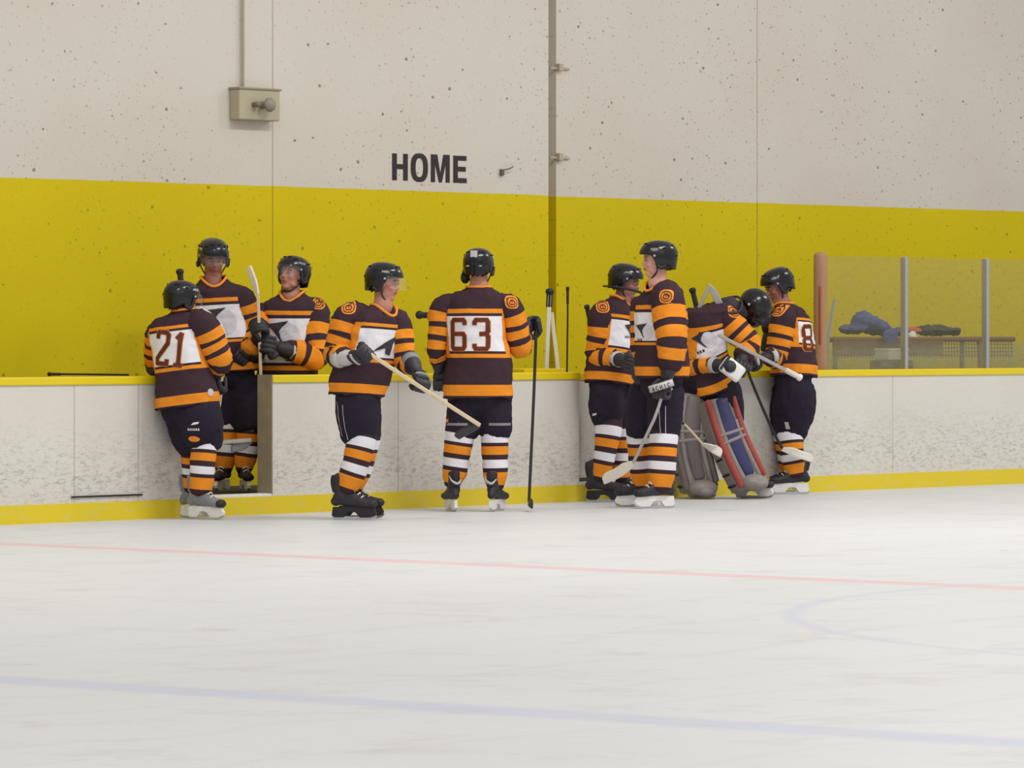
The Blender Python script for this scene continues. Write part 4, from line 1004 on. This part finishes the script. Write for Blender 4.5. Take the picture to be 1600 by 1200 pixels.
# player standing in the door opening, looking down
r2 = person(dict(Y=37.15, seed=7, yaw=6, ground=.15, pelvis=(366, 578), neck=(333, 448), head=(333, 405), head_dir=(14, -16), hs=1.12, visor='clear', skin=M_skin2, roll=3,
    label='player standing in the open bench door, face lowered, behind number 21',
    torso=[(366, 580, 0, 38, .19, 0), (363, 566, 0, 40, .19, .13), (355, 535, 0, 42, .18, .36), (346, 512, 0, 43, .17, .56), (341, 472, 0, 43, .165, .77), (338, 450, 0, 38, .14, .92), (334, 433, 0, 18, .09, 1.0)],
    arms=dict(l=dict(sh=(378, 468, 0), el=(392, 520, .05), grip=(372, 560, -.15), shaft=((360, 540), (380, 580)), r=(.105, .10, .09, .075)),
              r=dict(sh=(301, 470, 0), el=(300, 525, 0), grip=(330, 552, -.2), shaft=((330, 540), (335, 600)), r=(.10, .095, .09, .075))),
    legs=[dict(hip=(384, 610, 0), knee=(388, 680, 0), ankle=(381, 738, 0), pant_end=(388, 668), sock_top=(388, 640), toe=14, pr=(.135, .12), sr=(.10, .10, .09, .07)),
          dict(hip=(356, 610, .05), knee=(354, 676, .05), ankle=(350, 738, .05), pant_end=(355, 662, .05), sock_top=(355, 636, .05), toe=-14, pr=(.12, .11), sr=(.10, .10, .09, .07))],
    pants=(.19, .17)))
emblem(r2[4], (340, 500), UP, .21, r2[1])

# player behind the boards looking up along his stick
r3 = person(dict(Y=37.25, seed=8, yaw=-14, ground=.15, pelvis=(450, 650), neck=(455, 463), head=(457, 431), head_dir=(-38, 10), hs=1.1, visor='clear',
    label='player behind the boards with face turned up, both black gloves on a white-bladed stick',
    torso=[(450, 655, 0, 45, .19, 0), (450, 625, 0, 46, .19, .16), (449, 580, 0, 47, .18, .36), (449, 540, 0, 45, .17, .56), (452, 493, 0, 46, .165, .77), (455, 472, 0, 41, .14, .92), (457, 456, 0, 17, .085, 1.0)],
    arms=dict(l=dict(sh=(492, 490, -.02), el=(494, 556, -.12), grip=(418, 538, -.40), shaft=((405, 500), (410, 590)), r=(.115, .115, .11, .085), side=-1, main=M_black, gs=1.35),
              r=dict(sh=(413, 493, 0), el=(392, 543, -.25), grip=(402, 512, -.40), shaft=((403, 480), (408, 580)), r=(.095, .09, .085, .07), main=M_black, accent=M_black, gs=1.35)),
    legs=[dict(hip=(468, 670, 0), knee=(470, 712, 0), ankle=(470, 742, 0), toe=-10, pr=(.12, .11)),
          dict(hip=(432, 670, 0), knee=(430, 712, 0), ankle=(430, 742, 0), toe=-20, pr=(.12, .11))],
    pants=(.20, .17)))
emblem(r3[4], (440, 520), UP, .20, r3[1])
shoulder_patch(bvh_of(r3[2]['l']), (498, 474), UP, .05, r3[1])
stick(37.25, [(409, 640, -.36), (406, 540, -.42), (403, 458, -.42)], [(403, 462, -.42), (399, 440, -.40), (390, 416, -.36)], 'stick held blade up, its white blade beside the face of the bench player', M_wood, M_tapew, blade_h=.06, butt=False)

# small round badge on the hem of number 21
decal('round_badge', r1[4], (329, 613), UP, [ring2(0, 0, 1, 1, 20, 2)], .028, M_lgrey, r1[1], .004, fine=.01)

# ---- lettering on the cuff of the tall player's glove
GL = {'A': [[(-.35, -.5), (0, .5), (.35, -.5)], [(-.2, -.15), (.2, -.15)]], 'C': [[(.35, .35), (.15, .5), (-.15, .5), (-.35, .3), (-.35, -.3), (-.15, -.5), (.15, -.5), (.35, -.35)]],
      'H': [[(-.35, -.5), (-.35, .5)], [(.35, -.5), (.35, .5)], [(-.35, 0), (.35, 0)]], 'I': [[(0, -.5), (0, .5)]]}
cx = (P(1052, 597, 37.4) - P(1013, 609, 37.4)).normalized(); cy = (UP - cx * UP.dot(cx)).normalized()
gb = bmesh.new(); n0_ = []
for i in range(25):
    t = -1 + 2 * i / 24; c_ = P(1033, 603, 37.38) + cx * .098 * math.sin(t * 1.35) - Vector((0, 1, 0)) * .085 * math.cos(t * 1.35)
    n0_.append((gb.verts.new(c_ - cy * .028), gb.verts.new(c_ + cy * .028)))
for a, b in zip(n0_, n0_[1:]): gb.faces.new([a[0], b[0], b[1], a[1]])
bmesh.ops.recalc_face_normals(gb, faces=gb.faces[:]); bmesh.ops.solidify(gb, geom=gb.faces[:], thickness=.006)
strap_o = to_obj('cuff_strap', gb, M_lgrey, r7[0]); sb = bvh_of(strap_o)
pl = []
for i, ch in enumerate('ACHIC'):
    pl += strokes([[(x * .022 + (i - 2) * .032, y * .032) for x, y in ln] for ln in GL[ch]], .0055)
decal('cuff_lettering', sb, (1033, 605), cy, pl, 1.0, M_jblack, strap_o, .002, fine=.02)

# ---- goalkeeper, bent forward with big leg pads
r8 = person(dict(Y=40.0, seed=11, yaw=38, pelvis=(1108, 604), neck=(1150, 487), head=(1179, 481), head_dir=(66, -40), hs=1.12, skin=M_skin2, mask=True, roll=22,
    label='goalkeeper bent forward in a black mask and wide grey leg pads',
    torso=[(1110, 608, 0, 37, .21, 0), (1107, 592, -.01, 38, .21, .13), (1100, 562, -.02, 37, .20, .36), (1099, 538, -.03, 37, .20, .56), (1102, 512, -.05, 37, .20, .77, 14), (1110, 486, -.05, 40, .18, .92, 4), (1132, 474, -.05, 24, .14, 1.0, 0)],
    arms=dict(l=dict(sh=(1130, 494, -.10), el=(1170, 538, -.12), grip=(1156, 574, -.38), shaft=((1123, 524), (1250, 590)), r=(.115, .118, .11, .09), side=-1, accent=M_silver, gs=1.25),
              r=dict(sh=(1078, 500, .0), el=(1078, 572, -.12), grip=(1146, 582, -.42), shaft=((1123, 524), (1250, 590)), r=(.09, .085, .08, .07), main=M_dark, gs=1.15)),
    legs=[dict(hip=(1092, 615, .05), knee=(1074, 688, .0), ankle=(1090, 748, .05), pant_end=(1080, 655), sock_top=(1080, 645), toe=40, pr=(.17, .15), ss=1.1),
          dict(hip=(1126, 615, 0), knee=(1138, 690, -.05), ankle=(1170, 746, 0), pant_end=(1134, 660), sock_top=(1132, 645), toe=62, pr=(.18, .16), ss=1.1)],
    pants=(.24, .20)))
emblem(r8[4], (1098, 532), (UP * .93 - Vector((.36, 0, 0))).normalized(), .15, r8[1])
shoulder_patch(bvh_of(r8[2]['l']), (1146, 487), UP, .055, r8[1])
# mask: round black shell with a dark wire cage
H8 = P(1179, 481, 40.0); f8, l8, u8 = basis(66, -40)
bm = bmesh.new(); q8 = lambda a, b, c: H8 + f8 * a + l8 * b + u8 * c
ell(bm, q8(-.01, 0, .03), (f8, l8, u8), (.150, .122, .135), 3); ell(bm, q8(.04, 0, -.07), (f8, l8, u8), (.095, .085, .085), 3)
me = remesh(bm, .012, 4); mk = link('goal_mask', me, M_helmet, r8[0])
bm = bmesh.new()
for b in (-.06, -.03, 0, .03, .06): tube(bm, [(q8(.135, b, .05), .004), (q8(.165, b, -.01), .004), (q8(.14, b, -.075), .004)], 8, 6)
for c in (.03, 0, -.03, -.06): tube(bm, [(q8(.115, -.09, c), .004), (q8(.162, 0, c), .004), (q8(.115, .09, c), .004)], 10, 6)
to_obj('cage', bm, M_dark, mk)
bm = bmesh.new(); tube(bm, [(q8(-.02, -.126, .02), .012), (q8(-.02, -.130, .02), .012)], 2, 12); to_obj('screw', bm, M_alu, mk)
bm = bmesh.new(); nk = P(1150, 487, 40.0); tube(bm, [(nk.lerp(H8, .55), .085), (nk, .095), (nk.lerp(P(1132, 480, 39.95), .7), .11)], 8, 18); wr_ = to_obj('neck_guard', bm, M_jblack, r8[0])
# blocker board
fb, lb, ub_ = basis(10, 10, -38)
bm = bmesh.new(); cb = P(1144, 577, 39.42); box(bm, (cb, lb, fb, ub_), (-.10, -.03, -.075), (.10, .03, .075), 0, .025); blk = to_obj('blocker', bm, M_white, r8[0])
for rr_, m_, o_ in ((.052, M_dark, .036),):
    bm = bmesh.new(); c = cb + fb * .028 - lb * .03; tube(bm, [(c, rr_), (c + fb * .008, rr_)], 2, 24); to_obj('round_logo', bm, m_, blk)
bm = bmesh.new(); c = cb + fb * .03 - lb * .085; box(bm, (c, lb, fb, ub_), (-.01, 0, -.07), (.015, .003, .07)); to_obj('blocker_stripe', bm, M_dark, blk, smooth=False)

def leg_pad(root, top, knee, foot, yaw, label, face_m, centre_m, roll_m, s=1.0):
    f, l, u = basis(yaw); pts = resample([(top, 1), (knee, 1), (foot, 1)], 12); pts = [p[0] + f * .0 for p in pts]
    bm = bmesh.new(); rings = []
    for i, p in enumerate(pts):
        t = i / 11; w_ = (.135 + .012 * math.sin(t * PI)) * s; dpt = .055
        tdir = (pts[min(i + 1, 11)] - pts[max(0, i - 1)]).normalized(); lf = (l - tdir * l.dot(tdir)).normalized(); ff = lf.cross(tdir).normalized()
        if ff.dot(f) < 0: ff = -ff
        c = p + ff * .075
        rings.append([bm.verts.new(c + lf * w_ * a + ff * dpt * b) for a, b in ((-1, .3), (-.8, .8), (-.3, 1), (.3, 1), (.8, .8), (1, .3), (1.02, -1.6), (.85, -1.7), (.7, -.6), (-.7, -.6), (-.85, -1.7), (-1.02, -1.6))])
    for a, b in zip(rings, rings[1:]):
        for j in range(12): bm.faces.new([a[j], a[(j + 1) % 12], b[(j + 1) % 12], b[j]])
    bm.faces.new(rings[0]); bm.faces.new(rings[-1]); bmesh.ops.recalc_face_normals(bm, faces=bm.faces[:])
    es = list({e for f_ in (bm.faces[-1], bm.faces[-2]) for e in f_.edges}); bmesh.ops.bevel(bm, geom=es, offset=.012, segments=2, affect='EDGES')
    pad = to_obj('leg_pad', bm, face_m, root, auto=.8)
    def at(t, a, b):
        k = t * 11; i = min(10, int(k)); p = pts[i].lerp(pts[i + 1], k - i); tdir = (pts[i + 1] - pts[i]).normalized()
        lf = (l - tdir * l.dot(tdir)).normalized(); ff = lf.cross(tdir).normalized()
        if ff.dot(f) < 0: ff = -ff
        return p + lf * a * .14 * s + ff * (.13 + b)
    for a, m_, rr_, t0, t1 in ((-.86, roll_m, .030, .03, .92), (-.55, face_m, .026, .05, .9), (.86, roll_m, .028, .03, .92), (.55, face_m, .024, .3, .9)):
        bm = bmesh.new(); tube(bm, [(at(t0 + (t1 - t0) * i / 8, a, -.008), rr_) for i in range(9)], 24, 10); to_obj('vertical_roll', bm, m_, pad)
    bm = bmesh.new(); tube(bm, [(at(.08 + .74 * i / 6, .0, -.004), .082 * (1 - .5 * abs(i - 2) / 6)) for i in range(7)], 20, 14, ref=l, flat=.4); to_obj('centre_panel', bm, centre_m, pad)
    for t in (.40, .47):
        bm = bmesh.new(); tube(bm, [(at(t, -.8, .006), .014), (at(t, 0, .016), .017), (at(t, .8, .006), .014)], 10, 10); to_obj('knee_roll', bm, face_m, pad)
    bm = bmesh.new(); ell(bm, at(.97, 0, .0), (l, f, u), (.12 * s, .10, .075), 3); ell(bm, at(1.0, 0, .05) - u * .01, (l, f, u), (.085, .08, .05), 2); me = remesh(bm, .012, 3); to = link('toe_piece', me, face_m, pad)
    for t in (.6, .75, .88):
        bm = bmesh.new(); tube(bm, [(at(t, 1.03, -.05), .010), (at(t, 1.06, -.12), .010), (at(t, .6, -.20), .010), (at(t, -.6, -.20), .010), (at(t, -1.06, -.12), .010), (at(t, -1.03, -.05), .010)], 14, 6); to_obj('strap', bm, M_black, pad)
    pad['label'] = label
    return pad
M_padg = simple('pad_grey_leather', (136, 128, 124), 0.5, bump=0.4, scale=14)
M_padd = simple('pad_dark_grey', (104, 96, 96), 0.5, bump=0.4, scale=14)
M_redp = simple('pad_red', (158, 66, 60), 0.55)
leg_pad(r8[0], P(1078, 620, 39.95), P(1073, 688, 39.88), P(1090, 765, 39.9), 18, 'grey leg pad nearest the tall player', M_padg, M_padd, M_padd, 1.12)
leg_pad(r8[0], P(1112, 628, 39.9), P(1132, 690, 39.85), P(1166, 762, 39.85), 34, 'leg pad with navy centre and red edge rolls', M_padg, M_navy, M_redp, 1.12)
stick(39.4, [(1250, 590, 0), (1190, 559, .05), (1156, 541, .1), (1122, 523, .15)], None, 'silver stick sloping across the goalkeeper toward the helmeted far player', M_silver, thick=.02, grip_m=M_tapew)
stick(39.75, [(1060, 590, .25), (1076, 532, .2), (1090, 488, .15), (1109, 445, .1)], [(1108, 447, .1), (1118, 456, .1), (1129, 480, .15)], 'upside-down silver stick rising behind the tall player, its blade bent like a hook', M_silver, M_silver, blade_h=.06, butt=False, thick=.02)
stick(40.25, [(1082, 453, 0), (1086, 470, 0), (1093, 560, .0), (1096, 640, .0)], None, 'black butt end of a stick standing behind the goalkeeper', thick=.02)
stick(39.55, [(1052, 646, -.05), (1075, 668, 0), (1098, 694, .05)], [(1098, 694, .05), (1112, 704, .05), (1126, 712, .08)], 'thin tan stick crossing low in front of the goalkeeper\'s pads', M_wood, M_tapew, blade_h=.075, thick=.012)

# ---- sticks standing behind the boards and in the door opening
YR = 39.75
stick(YR, [(859, 455), (857, 500), (854, 573), (849, 735, .02)], [(849, 745), (842, 748), (830, 750)], 'white stick with a long black grip standing upright at the wall joint', M_tapew, M_tapew, thick=.024, grip_m=M_black)
stick(YR, [(862, 488, .12), (866, 530, .12), (871, 573, .12), (884, 735, .12)], [(884, 745, .12), (890, 746, .12), (900, 747, .12)], 'white stick leaning beside the black-gripped one, foot further from the wall joint', M_tapew, M_tapew, thick=.022, butt=False)
stick(YR, [(887, 450, .2), (887, 500, .2), (886, 573, .2), (885, 735, .2)], [(885, 745, .2), (892, 746, .2), (900, 747, .2)], 'thin black stick standing alone between the wall joint and the talking pair', M_black, M_black, thick=.010)
stick(35.8, [(281, 424, 0), (283, 442, 0), (290, 560, .04), (294, 640, .0)], None, 'black stick butt showing just above the helmet of number 21', thick=.02)
stick(36.15, [(320, 772, 0), (336, 680, 0), (347, 600, 0), (353, 540, 0)], [(353, 541, 0), (346, 512, .0), (332, 494, .0), (312, 481, .0)], 'stick with a curved white blade beside the helmet of number 21', M_wood, M_tapew, blade_h=.075, butt=False)
stick(36.5, [(322, 694, -.1), (350, 691, 0), (391, 688, .12)], [(392, 690, .12), (380, 700, .1), (362, 704, .05)], 'grey stick held level low across the open bench door', M_silver, M_grey, butt=False, thick=.022)
# black dashed line of a stick lying on the near cap
stick(35.9, [(77, 584.5, -.75), (140, 585, -.35), (200, 585.6, .05)], None, 'thin dark stick lying along the yellow cap of the near board', M_black, thick=.010)

stick(42.4, [(1304, 468, 0), (1300, 490, 0), (1293, 540, 0), (1284, 640, 0)], None, 'pale blue-grey stick leaning behind the glass just beside the padded post', simple('pale_blue_shaft', (150, 170, 178), 0.5), thick=.016, butt=False)
